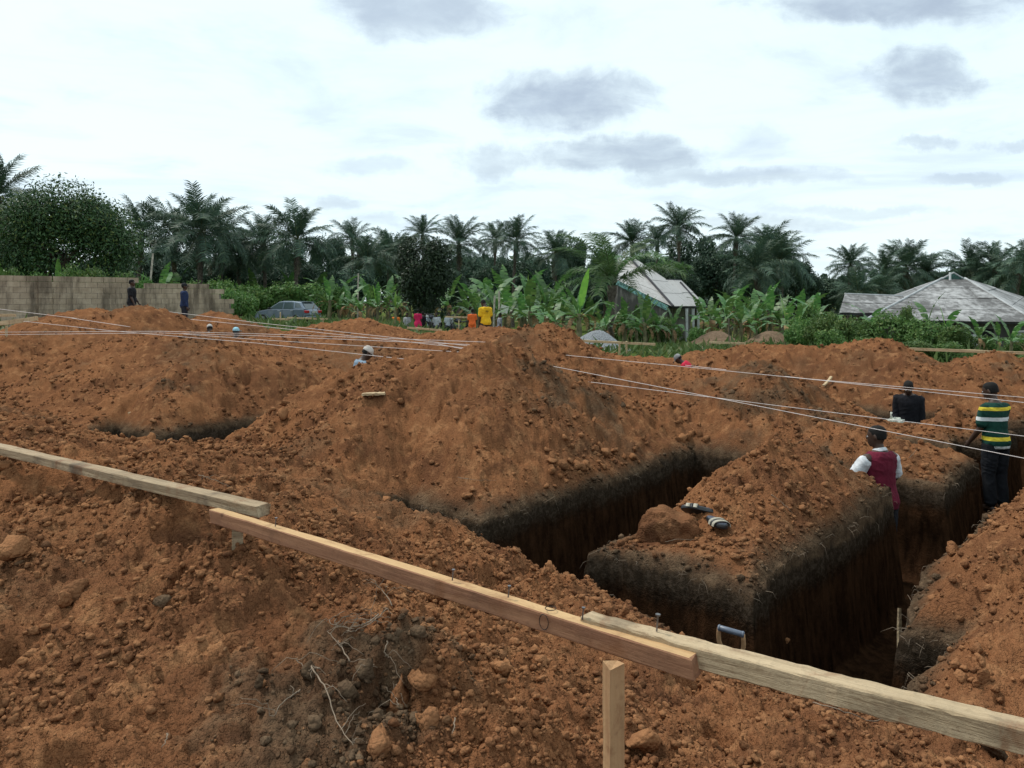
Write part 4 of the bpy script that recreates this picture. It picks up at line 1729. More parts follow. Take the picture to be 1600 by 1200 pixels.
    if print_mat:
        # small printed emblem on the back of the shirt
        mb = MB()
        for (dx, dz, w, h) in ((-.055, .02, .03, .012), (-.02, .028, .016, .018), (.012, .026, .02, .014), (.04, .018, .022, .012), (.0, -.008, .02, .012), (-.03, -.0, .018, .010), (.022, -.006, .018, .009)):
            mb.box(ub((dx, -.148, 1.285 + dz)), (w * .55, .004, h * .6))
        c = mb.build('shirt_print', print_mat, shirt_o)
    if not dress:
        mb = MB()
        secs = [(Vector((0, 0, hipz - .10)), Vector((.165, 0, 0)), Vector((0, .125, 0))), (Vector((0, 0, hipz)), Vector((.178, 0, 0)), Vector((0, .128, 0))), (ub((0, 0, 1.0)), rx(.166), ry(.118))]
        mb.add(*ring_loft(secs, 16))
        for (s, hp, kn, an) in legs_p:
            limb(mb, [hp, hp.lerp(kn, .5), kn, kn.lerp(an, .5), kn.lerp(an, .93)], [.108, .098, .080, .076, .072])
        part('trousers', mb, tm_)
    # ---- hair or cap
    if cap is None and hair:
        mb = MB()
        secs = []
        for (z, a, b_, y) in [(1.575, .068, .066, -.026), (1.60, .076, .080, -.016), (1.64, .080, .094, -.008), (1.68, .074, .092, -.006), (1.71, .054, .070, -.006), (1.727, .026, .036, -.006)]:
            secs.append((hd((0, y, z)), hx @ Vector((a, 0, 0)), hx @ Vector((0, b_, 0))))
        mb.add(*ring_loft(secs, 16))
        part('hair', mb, M['hair'], .009, 2)
    if cap is not None:
        mb = MB()
        secs = []
        for (z, a, b_, y) in [(1.63, .084, .104, .0), (1.66, .086, .106, -.002), (1.70, .076, .094, -.004), (1.73, .052, .066, -.006), (1.745, .022, .03, -.006)]:
            secs.append((hd((0, y, z)), hx @ Vector((a, 0, 0)), hx @ Vector((0, b_, 0))))
        mb.add(*ring_loft(secs, 16))
        c = part('cap', mb, cloth(cap), .009, 2)
        mb = MB()
        secs = [(hd((0, .07, 1.642)), hx @ Vector((.072, 0, 0)), hx @ Vector((0, 0, .010))), (hd((0, .13, 1.632)), hx @ Vector((.066, 0, 0)), hx @ Vector((0, 0, .008))),
                (hd((0, .172, 1.618)), hx @ Vector((.04, 0, 0)), hx @ Vector((0, 0, .006)))]
        mb.add(*ring_loft(secs, 12))
        mb2 = mb.build('peak', cloth(cap), c, True)
        mb = MB()
        secs = []
        for (z, a, b_, y) in [(1.575, .070, .070, -.024), (1.61, .077, .084, -.014), (1.64, .079, .09, -.010)]:
            secs.append((hd((0, y, z)), hx @ Vector((a, 0, 0)), hx @ Vector((0, b_, 0))))
        mb.add(*ring_loft(secs, 14))
        part('hair', mb, M['hair'], .009, 2)
    # eyes
    for s in (-1, 1):
        mb = MB()
        mb.tube([hd((s * .032, .082, 1.612)), hd((s * .032, .094, 1.612)), hd((s * .032, .097, 1.612))], [.011, .011, .004], 8)
        mb.build('eye', eye_m, o, True)
    return o


eye_m = mat_plain('eye_white', (.35, .32, .30), .3, .5, .1)
white_c = cloth((.58, .60, .62))
# three workers standing in the right trenches
person(1378, 8.36, 'man in maroon shirt with white sleeves and collar, standing chest-deep in the trench', (.125, .012, .028), (.02, .02, .024), facing=R(22), feet_z=-1.10,
       height=1.73, sleeve_mat=white_c, collar=white_c, lean=R(4), headtilt=R(4), headturn=R(28), arms=((.5, .5), (.3, .5)), voxel=.010, bend=(.36, .1))
person(1556, 10.7, 'man in green shirt with yellow and white stripes standing in the right trench', mat_stripes(), (.012, .013, .016), facing=R(18), feet_z=-.92,
       height=1.78, lean=R(3), headtilt=R(12), headturn=R(22), arms=((.2, .5), (.35, 1.0)), voxel=.010)
person(1420, 13.4, 'man all in black bending his head down in the rear right trench', (.010, .010, .013), (.010, .010, .012), facing=R(150), feet_z=-1.08,
       height=1.72, lean=R(5), headtilt=R(28), headturn=R(0), arms=((.05, .2), (.12, .35)), voxel=.011, long_sleeve=True)
# bundle in his hand
def bundle():
    v, f = ico(3)
    n = fbm(v[:, 0] * 2.5 + 3, v[:, 1] * 2.5 + v[:, 2] * 2, 3, 9)
    v = v * (1 + n[:, None] * .45) * np.array([.13, .10, .085])
    c = P(1399, 660, 13.0)
    me = mesh_np('cloth_bundle', v, f, white_bag, True)
    o = link(bpy.data.objects.new('cloth_bundle', me))
    o.location = c
    tag(o, 'crumpled whitish bag held by the man in black', 'bag')
    mb = MB()
    mb.tube([(-.06, 0, .05), (-.075, 0, .13), (-.06, .01, .17)], [.03, .012, .02], 8)
    mb.build('bag_neck', white_bag, o, True)


white_bag = mat_plain('whitish_bag', (.50, .52, .44), .7, .3, .35, 16, .01)
bundle()
# capped man behind the big mound
person(557, 13.9, 'man in grey-blue T-shirt and whitish cap behind the big mound', (.20, .27, .34), (.03, .03, .04), facing=R(-65), feet_z=-.52, height=1.72,
       lean=R(12), headtilt=R(22), cap=(.50, .46, .42), arms=((.5, .5), (.35, .6)), voxel=.012)
# two men walking before the block wall
person(206, 24, 'man in black top walking right before the block wall', (.012, .012, .014), (.02, .02, .025), facing=R(-78), top_y=437, arms=((.2, .3), (.15, .25)), legs=.25, voxel=.016)
person(288, 25, 'man in navy top and dark cap standing before the block wall', (.018, .030, .075), (.02, .022, .03), facing=R(-70), top_y=443, cap=(.02, .02, .022), arms=((.1, .25), (.1, .2)), voxel=.016, long_sleeve=True)
# heads above the far left trench
person(329, 22, 'worker with pale cap in the far left trench, only the cap showing', (.10, .06, .04), (.03, .03, .03), facing=R(30), feet_z=-.32, height=1.66, cap=(.46, .43, .40), headtilt=R(25), lean=R(8), voxel=.018)
person(369, 21, 'worker with light blue and white cap in the far left trench', (.02, .022, .03), (.03, .03, .03), facing=R(-30), feet_z=-.40, height=1.66, cap=(.30, .52, .60), voxel=.018)
# yellow shirt and orange dress in the middle
person(759, 27, 'man in yellow football shirt with back print looking down by the mound', (.68, .40, .018), (.03, .03, .03), facing=R(28), top_y=467, headtilt=R(32), headturn=R(20), lean=R(4),
       arms=((.1, .15), (.12, .2)), voxel=.014, print_mat=M['ink'])
person(738, 36, 'person in a bright orange outfit left of the yellow shirt', (.70, .13, .03), (.66, .12, .03), facing=R(10), top_y=482.5, dress=False, voxel=.018, arms=((.3, .6), (.3, .6)))
# bending worker in red
person(1090, 19.7, 'worker in red top and grey cap bending over in the far trench', (.50, .025, .055), (.03, .03, .04), facing=R(70), feet_z=-.86, height=1.68, lean=R(48), headtilt=R(-5), cap=(.24, .24, .24),
       arms=((.35, .2), (.3, .2)), voxel=.016)
# group resting by the motorcycles
person(618, 43, 'seated person in orange at the left of the resting group', (.60, .16, .03), (.03, .03, .03), facing=R(20), feet_z=-.05, sit=True, voxel=.02)
person(636, 45, 'seated person in grey clothes beside the banana leaf', (.30, .30, .31), (.05, .05, .06), facing=R(160), feet_z=-.10, sit=True, voxel=.02)
person(653, 42, 'woman in a crimson dress standing with her back turned', (.52, .02, .09), (.5, .02, .08), facing=R(-10), top_y=483, dress=True, voxel=.02)
person(661, 42.6, 'person in black beside the crimson dress', (.012, .012, .016), (.012, .012, .016), facing=R(-40), top_y=487, voxel=.02)
person(668, 44.5, 'person in pale blue trousers half hidden by the one in black', (.34, .40, .46), (.40, .46, .52), facing=R(150), feet_z=-.1, sit=True, voxel=.02)
person(682, 44, 'man in open white shirt over a dark one on a motorcycle', (.40, .41, .42), (.03, .03, .035), facing=R(170), feet_z=-.08, sit=True, voxel=.02)
person(701, 44, 'man in white T-shirt seated on a motorcycle, rightmost of the group', (.42, .45, .47), (.03, .03, .035), facing=R(185), feet_z=-.08, sit=True, voxel=.02)
person(781, 41, 'grey-clad person sitting right of the yellow shirt', (.26, .26, .30), (.10, .10, .12), facing=R(100), feet_z=-.05, sit=True, voxel=.02)
# ------------------------------------------------------------------ parked car
def build_car():
    gx, gy = (449 - 800) / 1200 * 50.5, 50.5
    gz = ground_z(gx, gy)
    fw = R(90 - 22 + 0)
    root = empty('parked_car', (gx, gy, gz + .0), 0)
    # local: +x forward (front), y left, z up; heading to the left and a little away
    root.rotation_euler = (0, 0, R(180 - 22))
    tag(root, 'grey-blue estate hatchback parked before the green bushes', 'car')
    paint = NT('grey_blue_car_paint')
    paint.color((.15, .19, .24))
    pm = paint.fin(.28, .6, .35)
    paint.b.inputs['Coat Weight'].default_value = .6
    glass = NT('tinted_car_glass')
    glass.color((.06, .085, .09))
    gm = glass.fin(.06, .8)
    red = mat_plain('tail_light_red', (.42, .02, .025), .2, .6, .1)
    chrome = mat_plain('pale_trim', (.55, .57, .58), .3, .5, .1)
    plate = mat_plain('number_plate', (.55, .55, .53), .5, .4, .1)
    rim = mat_plain('wheel_rim', (.32, .33, .34), .35, .5, .1, metal=.7)
    W = .86
    # side outline (x, z) of lower body, belt at z .95
    lower = [(-2.10, .34), (-2.16, .62), (-2.10, .86), (-2.02, .96), (.85, .94), (1.35, .88), (1.80, .80), (2.05, .68), (2.12, .50), (2.08, .28),
             (1.74, .24), (1.66, .44), (1.48, .58), (1.30, .61), (1.12, .58), (.94, .44), (.88, .22), (-.88, .22), (-.94, .44), (-1.12, .58), (-1.30, .61), (-1.48, .58), (-1.66, .44), (-1.74, .26)]
    bm = bmesh.new()

    def slab(outline, ws):
        rows = []
        for (wy, sc) in ws:
            rows.append([bm.verts.new((x, wy, z)) for (x, z) in outline])
        n = len(outline)
        for r_ in range(len(rows) - 1):
            for i in range(n):
                j = (i + 1) % n
                bm.faces.new((rows[r_][i], rows[r_][j], rows[r_ + 1][j], rows[r_ + 1][i]))
        bm.faces.new(rows[0])
        bm.faces.new(rows[-1][::-1])
    slab(lower, [(-W, 1), (-W * .5, 1), (0, 1), (W * .5, 1), (W, 1)])
    # round the nose and tail in plan
    for v in bm.verts:
        e = abs(v.co.y) / W
        if v.co.x > 1.4:
            v.co.x -= .16 * e ** 2 * (v.co.x - 1.4) / .7
        if v.co.x < -1.7:
            v.co.x += .12 * e ** 2
        if e > .9 and v.co.z > .8:
            v.co.y *= .96
        if e > .9 and v.co.z < .35:
            v.co.y *= .97
    bmesh.ops.triangulate(bm, faces=[f for f in bm.faces if len(f.verts) > 4])
    bmesh.ops.recalc_face_normals(bm, faces=bm.faces)
    me = bpy.data.meshes.new('body')
    bm.to_mesh(me)
    bm.free()
    me.materials.append(pm)
    body = link(bpy.data.objects.new('body', me), root)
    b = body.modifiers.new('bevel', 'BEVEL')
    b.width = .05
    b.segments = 3
    b.limit_method = 'ANGLE'
    b.angle_limit = R(50)
    # cabin: glasshouse + roof
    cab = MB()
    base = [(-2.0, .955), (.98, .925)]
    roof = [(-1.55, 1.42), (-.9, 1.485), (-.2, 1.49), (.18, 1.43)]
    wb, wt = W * .93, W * .72
    prof_b = [(-2.02, .95), (-1.2, .95), (-.2, .94), (.98, .92)]
    vs, fs = [], []
    for (x, z) in prof_b:
        vs += [(x, -wb, z), (x, wb, z)]
    for (x, z) in roof:
        vs += [(x, -wt, z), (x, wt, z)]
    for i in range(3):
        fs += [[2 * i, 2 * i + 2, 8 + 2 * i + 2, 8 + 2 * i], [2 * i + 1, 8 + 2 * i + 1, 8 + 2 * i + 3, 2 * i + 3],
               [8 + 2 * i, 8 + 2 * i + 2, 8 + 2 * i + 3, 8 + 2 * i + 1], [2 * i, 2 * i + 1, 2 * i + 3, 2 * i + 2]]
    fs += [[0, 8, 9, 1], [6, 7, 15, 14]]
    cab.add(vs, fs)
    cabin = cab.build('cabin', pm, root, False, .04)

    # panes set just proud of the cabin sides
    def side_pt(x, z, s):
        u = (z - .94) / (1.47 - .94)
        return (x, s * (wb + (wt - wb) * u + .006), z)
    for s in (-1, 1):
        for poly in ([(.80, .985), (.12, 1.395), (-.22, 1.40), (-.22, .985)], [(-.30, .985), (-.30, 1.40), (-1.02, 1.395), (-1.10, .985)], [(-1.20, 1.06), (-1.14, 1.385), (-1.46, 1.34), (-1.74, 1.06)]):
            mb = MB()
            mb.prism([side_pt(x, z, s) for (x, z) in poly], (0, s * .006, 0))
            mb.build('side_window', gm, root)
    for (a_, b_, nm) in (((.92, .97), (.24, 1.40), 'windscreen'), ((-1.97, .99), (-1.62, 1.38), 'rear_window')):
        mb = MB()
        sgn = 1 if a_[0] > 0 else -1
        q = [(a_[0] + sgn * .012, -wb * .86, a_[1]), (a_[0] + sgn * .012, wb * .86, a_[1]), (b_[0] + sgn * .03, wt * .9, b_[1]), (b_[0] + sgn * .03, -wt * .9, b_[1])]
        mb.prism(q, (sgn * .006, 0, .006))
        mb.build(nm, gm, root)
    for s in (-1, 1):
        mb = MB()
        mb.box((-2.03, s * .66, .80), (.10, .17, .085), None)
        mb.build('tail_light', red, root, False, .03)
        mb = MB()
        mb.box((1.86, s * .62, .70), (.14, .16, .065))
        mb.build('headlight', chrome, root, False, .03)
        mb = MB()
        mb.box((.72, s * (W + .07), 1.0), (.06, .09, .06))
        mb.build('side_mirror', M['black'], root, False, .02)
        for x in (.02, -1.0):
            mb = MB()
            mb.box((x, s * (W * .985), .86), (.09, .012, .014))
            mb.build('door_handle', chrome, root)
        for x in (-.26, -1.13):
            mb = MB()
            mb.box((x, s * (W + .001), .66), (.008, .004, .26))
            mb.build('door_seam', M['black'], root)
        for x in (1.30, -1.30):
            mb = MB()
            mb.tube([(x, s * (W - .19), .31), (x, s * (W - .175), .31), (x, s * (W - .015), .31), (x, s * W, .31)], [.27, .31, .31, .28], 24)
            w = mb.build('wheel', M['black'], root, False)
            mb = MB()
            mb.tube([(x, s * (W - .02), .31), (x, s * (W + .006), .31)], [.20, .19], 20)
            for q in range(5):
                a0 = q * 2 * math.pi / 5
                mb.box((x + .1 * math.cos(a0), s * (W + .01), .31 + .1 * math.sin(a0)), (.08, .006, .016), Matrix.Rotation(-a0, 3, 'Y'))
            mb.build('wheel_rim', rim, w)
    mb = MB()
    mb.box((-2.165, 0, .78), (.012, .24, .06))
    mb.build('number_plate', plate, root)
    mb = MB()
    mb.box((-2.13, 0, .42), (.07, .80, .09))
    mb.build('rear_bumper', pm, root, False, .04)
    mb = MB()
    mb.box((-1.62, 0, 1.425), (.12, .52, .018))
    mb.build('spoiler', pm, root, False, .01)


build_car()


def build_motorcycle(px_, d, rz, label):
    x = (px_ - 800) / 1200 * d
    root = empty('motorcycle', (x, d, ground_z(x, d)), rz)
    tag(root, label, 'motorcycle', 'motorcycles of the resting group')
    redp = mat_plain('motorcycle_paint', (.05, .05, .06), .3, .5, .2)
    for yy_ in (-.62, .62):
        mb = MB()
        n = 20
        pts = [(0, yy_ + .28 * math.cos(q), .29 + .28 * math.sin(q)) for q in np.linspace(0, 2 * math.pi, n + 1)]
        mb.tube(pts, .045, 8, False)
        w = mb.build('wheel', M['black'], root, True)
        mb = MB()
        for q in range(6):
            a0 = q * math.pi / 6
            mb.tube([(0, yy_ - .26 * math.cos(a0), .29 - .26 * math.sin(a0)), (0, yy_ + .26 * math.cos(a0), .29 + .26 * math.sin(a0))], .006, 4)
        mb.build('spokes', M['nail'], w)
    mb = MB()
    mb.tube([(0, .62, .29), (0, .42, .92)], .028, 8)
    mb.tube([(0, -.62, .29), (0, -.2, .45), (0, .25, .42), (0, .42, .85)], .025, 8)
    mb.build('frame', M['nail'], root, True)
    mb = MB()
    mb.tube([(0, .34, .80), (0, .22, .84), (0, .02, .80), (0, -.06, .74)], [.05, .13, .13, .06], 12)
    mb.build('fuel_tank', redp, root, True)
    mb = MB()
    mb.tube([(0, .0, .77), (0, -.3, .76), (0, -.68, .80), (0, -.72, .80)], [(.06, .03), (.13, .045), (.12, .045), (.05, .03)], 10)
    mb.build('seat', M['black'], root, True)
    mb = MB()
    mb.tube([(-.36, .30, 1.02), (-.16, .42, .98), (.16, .42, .98), (.36, .30, 1.02)], .016, 8)
    mb.build('handlebar', M['nail'], root, True)
    mb = MB()
    mb.tube([(0, .46, .86), (0, .56, .86)], [.06, .085], 14)
    mb.build('headlight', mat_plain('headlamp_glass', (.5, .5, .48), .2, .5), root, True)
    mb = MB()
    mb.box((0, .08, .42), (.12, .18, .15))
    mb.build('engine', M['nail'], root, False, .03)


build_motorcycle(676, 44.2, R(150), 'dark motorcycle under the man in the open white shirt')
build_motorcycle(702, 44.2, R(200), 'dark motorcycle under the man in white T-shirt')
build_motorcycle(718, 45.5, R(70), 'dark motorcycle right of the man in white T-shirt')
# ------------------------------------------------------------------ sandcrete block wall on the left
def build_wall():
    A, B = Vector((-21.3, 29.0, 0)), Vector((-13.0, 36.0, 0))
    dirv = (B - A).normalized()
    ang = math.atan2(dirv.y, dirv.x)
    z0 = .72
    root = empty('block_wall', (A.x, A.y, z0), ang)
    tag(root, 'weathered sandcrete block wall stepping down to the right, left background', 'wall')
    ln = (B - A).length
    bw, bh, bt = .46, .228, .15
    ncol = int(ln / bw)
    me = MB().box((bw / 2, 0, bh / 2), (bw / 2 - .007, bt / 2, bh / 2 - .006)).mesh('block', M['block'])

    def top_rows(u):
        x = A.x + dirv.x * u
        y = A.y + dirv.y * u
        px_ = 800 + x / y * 1200
        return 10 if px_ < 204 else 9 if px_ < 318 else 8 if px_ < 346 else 7
    rng = random.Random(2)
    proto = None
    for c in range(-4, ncol):
        for r_ in range(top_rows(c * bw + bw * .5)):
            off = bw * .5 if r_ % 2 else 0
            if r_ == top_rows(c * bw + bw * .5) - 1 and rng.random() < .1:
                continue
            o = bpy.data.objects.new('block', me)
            o.location = (c * bw + off, rng.uniform(-.006, .006), r_ * bh + .002)
            link(o, root)
    mb = MB()
    runs = []
    c = -4
    while c < ncol:
        r_ = top_rows(c * bw + bw * .5)
        e = c
        while e < ncol and top_rows(e * bw + bw * .5) == r_:
            e += 1
        mb.box(((c + e) / 2 * bw + .1, 0, (r_ * bh - .25) / 2), ((e - c) / 2 * bw - .02, bt / 2 - .012, (r_ * bh - .25) / 2))
        c = e
    mb.build('mortar', M['mortar'], root)
    # pier
    pm = MB().box((0, 0, bh / 2), (.23, .14, bh / 2 - .006)).mesh('pier_block', M['block'])
    for r_ in range(10):
        o = bpy.data.objects.new('pier_block', pm)
        u = 3.15
        o.location = (u, -.05, r_ * bh + .003)
        link(o, root)


build_wall()


# ------------------------------------------------------------------ houses
def panel_plane(root, tl, tr, br, bl, nu, nv, mat, name='roof_sheet', gap=.012, th=.03, seed=0, step=.02, deck=True):
    """a roof slope of separate lapped sheets"""
    rng = random.Random(seed)
    tl, tr, br, bl = map(Vector, (tl, tr, br, bl))
    nrm = (tr - tl).cross(bl - tl)
    nrm = nrm.normalized()
    if nrm.z < 0:
        nrm = -nrm

    def pt(u, v):
        return tl.lerp(tr, u).lerp(bl.lerp(br, u), v)
    base = root.matrix_world.inverted() if False else Matrix.Translation(-root.location)
    for j in range(nv):
        for i in range(nu):
            u0, u1 = i / nu, (i + 1) / nu
            v0, v1 = j / nv, (j + 1) / nv
            lift = nrm * (step * (nv - j) * .0 + rng.uniform(0, .012))
            q = [pt(u0, v0), pt(u1, v0), pt(u1, v1), pt(u0, v1)]
            cen = sum(q, Vector()) / 4
            q = [cen + (p - cen) * (1 - gap) for p in q]
            q[2] = q[2] + nrm * step
            q[3] = q[3] + nrm * step
            mb = MB()
            mb.prism([base @ (p + lift) for p in q], nrm * th)
            mb.build(name, mat, root)
    if not deck:
        return
    mb = MB()
    cen = (tl + tr + br + bl) / 4
    mb.prism([base @ (cen + (p - cen) * .995 - nrm * .06) for p in (tl, tr, br, bl)], nrm * .04)
    mb.build('roof_deck', M['roof_gap'], root)


def bar(root, name, pts, w, mat):
    mb = MB()
    mb.tube([Vector(p) - root.location for p in pts], w, 6)
    return mb.build(name, mat, root)


def house_mid():
    o = P(1010, 525, 56)
    root = empty('house', (o.x, o.y, -1.4))
    tag(root, 'old house with pale sheet roof and stained gable among banana plants', 'house')
    ap = P(985, 402, 60)
    F = P(1050, 479.5, 52)
    Rr = P(1104, 479, 60)
    Lf = P(905, 481, 60)
    Bk = P(960, 478, 70)
    # right slope (apex-F-Rr) and front slope (apex-Lf-F)
    ap2 = P(990, 403.5, 60.5)
    panel_plane(root, ap, ap2, Rr, F, 2, 4, M['roof_a'], seed=1, deck=False)
    panel_plane(root, P(972, 409, 60.3), ap, F, P(964, 440, 53.6), 2, 4, M['roof_a'], seed=2, deck=False)
    panel_plane(root, P(976, 407, 61), ap2, P(1095, 472, 68), P(965, 476, 70), 4, 3, M['roof_a'], seed=3, deck=False)
    # lower porch roof on the right
    panel_plane(root, P(1040, 437.5, 60), P(1064, 438, 61), P(1104, 479, 59), P(1058, 479, 56), 2, 2, M['roof_a'], seed=4, step=.03)
    bar(root, 'ridge_cap', [P(1039, 437, 60), P(1064, 437.5, 61)], .06, M['roof_gap'])
    bar(root, 'hip_lap', [P(985, 403.5, 59.6), P(1052, 478.5, 51.9)], .09, M['roof_gap'])
    bar(root, 'hip_lap', [P(1063, 441, 60.5), P(1092, 474, 58.6)], .08, M['roof_gap'])
    bar(root, 'eave_edge', [P(1040, 480, 52), P(1104, 480, 59.6)], .10, M['roof_gap'])
    # stained gable wall with turquoise fascia
    mb = MB()
    pts = [P(966, 444, 53.0), P(1041, 484, 51.4), P(1041, 535, 51.4), P(960, 535, 53.4), P(960, 452, 53.4)]
    mb.prism([p - root.location for p in pts], (.1, .22, 0))
    mb.build('gable_wall', M['stucco'], root)
    mb = MB()
    a_, b_ = P(964, 441.5, 52.8), P(1042, 481.5, 51.2)
    n = (b_ - a_).normalized()
    up = Vector((0, 0, 1)) - n * n.z
    up.normalize()
    mb.prism([p - root.location for p in (a_ - up * .16, b_ - up * .16, b_ + up * .16, a_ + up * .16)], (.02, -.05, 0))
    mb.build('fascia_board', M['turquoise'], root)
    mb = MB()
    pts = [P(1045, 482, 52.6), P(1100, 482, 60), P(1100, 535, 60), P(1045, 535, 52.6)]
    mb.prism([p - root.location + Vector((-.9, .6, 0)) for p in pts], (-.15, .15, 0))
    mb.build('side_wall', M['stucco'], root)
    for (x, y0, y1, d) in ((1091, 482, 530, 58.4), (1073, 482, 540, 55.6), (1083, 482, 535, 57)):
        a_, b_ = P(x, y0, d), P(x, y1, d)
        mb = MB()
        mb.box(((a_ + b_) / 2) - root.location, (.09, .09, (a_.z - b_.z) / 2))
        mb.build('veranda_post', M['white_wall'], root)


house_mid()


def house_right():
    o = P(1500, 540, 35)
    root = empty('house', (o.x, o.y, -.6))
    tag(root, 'low house with stained hipped sheet roof and small green gablet, right background', 'house')
    tl, tr = P(1472, 436, 38), P(1507, 436, 38)
    br, bl = P(1620, 505, 32.5), P(1352, 501, 33.5)
    panel_plane(root, tl, tr, br, bl, 9, 4, M['roof_b'], seed=11, step=.016)
    # side and back slopes
    bkl, bkr = P(1352, 478, 45), P(1640, 478, 44)
    panel_plane(root, tr, P(1510, 436, 40), bkr, br, 3, 3, M['roof_b'], seed=12)
    panel_plane(root, P(1470, 436, 40), tl, bl, bkl, 3, 3, M['roof_b'], seed=13)
    for a_, b_ in ((tl, bl), (tr, br)):
        bar(root, 'hip_cap', [a_ + Vector((0, -.03, .05)), b_ + Vector((0, -.03, .05))], .05, M['ridge'])
    bar(root, 'ridge_cap', [tl + Vector((0, -.02, .03)), tr + Vector((0, -.02, .03))], .05, M['ridge'])
    # gablet
    g = [P(1470, 436.5, 37.9), P(1507, 436.5, 37.9), P(1490, 426, 37.9)]
    mb = MB()
    mb.prism([p - root.location for p in g], (0, .05, 0))
    gb = mb.build('gablet', M['green_gable'], root)
    for i in range(9):
        u = (i + .5) / 9
        x0 = 1470 + 37 * u
        yt = 436.5 - (10.5 * (1 - abs(u - .54) / .54)) * .85
        a_, b_ = P(x0, 436, 37.85), P(x0, yt, 37.85)
        mb = MB()
        mb.tube([a_ - root.location, b_ - root.location], .018, 5)
        mb.build('gablet_slat', M['green_gable'], gb)
    bar(root, 'barge_trim', [g[0], g[2], g[1]], .045, M['ridge'])
    bar(root, 'finial_post', [P(1484.5, 438, 37.7), P(1484.5, 425.5, 37.7)], .05, M['white_wall'])
    # left wing
    panel_plane(root, P(1320, 459, 36.5), P(1412, 463, 36.5), P(1400, 491, 34), P(1311, 490, 34), 4, 2, M['roof_b'], seed=14, step=.016)
    panel_plane(root, P(1320, 459, 36.5), P(1412, 463, 36.5), P(1412, 485, 40), P(1322, 485, 40), 3, 2, M['roof_b'], seed=15)
    bar(root, 'ridge_cap', [P(1320, 459, 36.4), P(1410, 462.5, 36.4)], .05, M['ridge'])
    # roof of the part behind
    panel_plane(root, P(1534, 449, 39.5), P(1542, 446, 43), P(1616, 487, 43), P(1612, 497, 38), 2, 4, M['roof_a'], seed=16)
    bar(root, 'hip_cap', [P(1542, 446, 43), P(1608, 483, 42.8)], .05, M['ridge'])
    # walls, white door leaf and dark opening below the eaves
    wl = [P(1365, 502, 34.6), P(1610, 506, 33.6), P(1610, 556, 33.6), P(1365, 556, 34.6)]
    mb = MB()
    mb.prism([p - root.location for p in wl], (.1, .2, 0))
    mb.build('front_wall', M['stucco'], root)
    mb = MB()
    mb.prism([p - root.location for p in (P(1519, 522, 33.5), P(1533, 522, 33.4), P(1533, 551, 33.4), P(1519, 551, 33.5))], (0, -.05, 0))
    mb.build('door_leaf', M['white_wall'], root)
    mb = MB()
    mb.prism([p - root.location for p in (P(1534, 514, 33.45), P(1552, 514, 33.4), P(1552, 552, 33.4), P(1534, 552, 33.45))], (0, -.03, 0))
    mb.build('door_opening', M['door_dark'], root)
    for i in range(6):
        y = 516 + i * 5
        mb = MB()
        mb.prism([p - root.location for p in (P(1583, y, 33.3), P(1600, y, 33.25), P(1600, y + 3.2, 33.25), P(1583, y + 3.2, 33.3))], (0, -.03, 0))
        mb.build('louvre_slat', M['white_wall'], root)


house_right()


def far_building():
    o = P(420, 402, 95)
    root = empty('house', (o.x, o.y, -.5))
    tag(root, 'distant pale flat-roofed building glimpsed between the left palms', 'house')
    mb = MB()
    a_, b_ = P(395, 400, 95), P(455, 411, 95)
    mb.box(Vector(((a_.x + b_.x) / 2, 95, (a_.z - .5) / 2)) - root.location, ((b_.x - a_.x) / 2, 3, (a_.z + .5) / 2))
    mb.build('wall', mat_plain('cream_render', (.50, .42, .33), .9, .2, .15, .8), root)
    mb = MB()
    mb.box(Vector(((a_.x + b_.x) / 2, 95, a_.z + .1)) - root.location, ((b_.x - a_.x) / 2 + .4, 3.4, .12))
    mb.build('roof', M['roof_a'], root)


far_building()


# ------------------------------------------------------------------ heaps of gravel and sand
def heap(name, px_, py_base, py_top, d, rx, ry, mat, label, cat, seed):
    n, m = 46, 16
    c = P(px_, py_base, d)
    gz = ground_z(c.x, d)
    ht = max(.3, (EYE + (470 - py_top) / 1200 * d) - gz)
    vs, fs = [(0, 0, ht)], []
    rng = np.random.default_rng(seed)
    for j in range(1, m + 1):
        for i in range(n):
            a_ = 2 * math.pi * i / n
            q = j / m
            z = ht * (1 - q) ** .9 * (1 - .15 * math.sin(q * 3.1)) + rng.normal(0, .012)
            z = ht * (math.exp(-3.2 * q * q) - math.exp(-3.2) * q) + rng.normal(0, .015)
            w = 1 + .12 * math.sin(a_ * 2 + seed) + .06 * math.sin(a_ * 5)
            vs.append((rx * q * w * math.cos(a_), ry * q * w * math.sin(a_), z - .05 * q))
    for i in range(n):
        fs.append([0, 1 + i, 1 + (i + 1) % n])
    for j in range(m - 1):
        for i in range(n):
            i2 = (i + 1) % n
            fs.append([1 + j * n + i, 1 + (j + 1) * n + i, 1 + (j + 1) * n + i2, 1 + j * n + i2])
    me = mesh_np(name, np.array(vs), fs, mat, True)
    o = link(bpy.data.objects.new(name, me))
    o.location = (c.x, d, gz)
    tag(o, label, cat)


heap('gravel_heap', 934, 538, 516, 34, 1.9, 1.6, M['gravel'], 'heap of grey crushed stone beyond the dig, centre', 'gravel heap', 3)
heap('sand_heap', 1120, 545, 517, 40, 2.5, 1.8, M['sand'], 'brown sand heap beside the banana plants, right of centre', 'sand heap', 4)
heap('sand_heap', 1205, 540, 517, 46, 3.0, 2.0, M['sand'], 'pale low sand heap by the path further right', 'sand heap', 5)
# ------------------------------------------------------------------ plants
VR = np.random.default_rng(77)


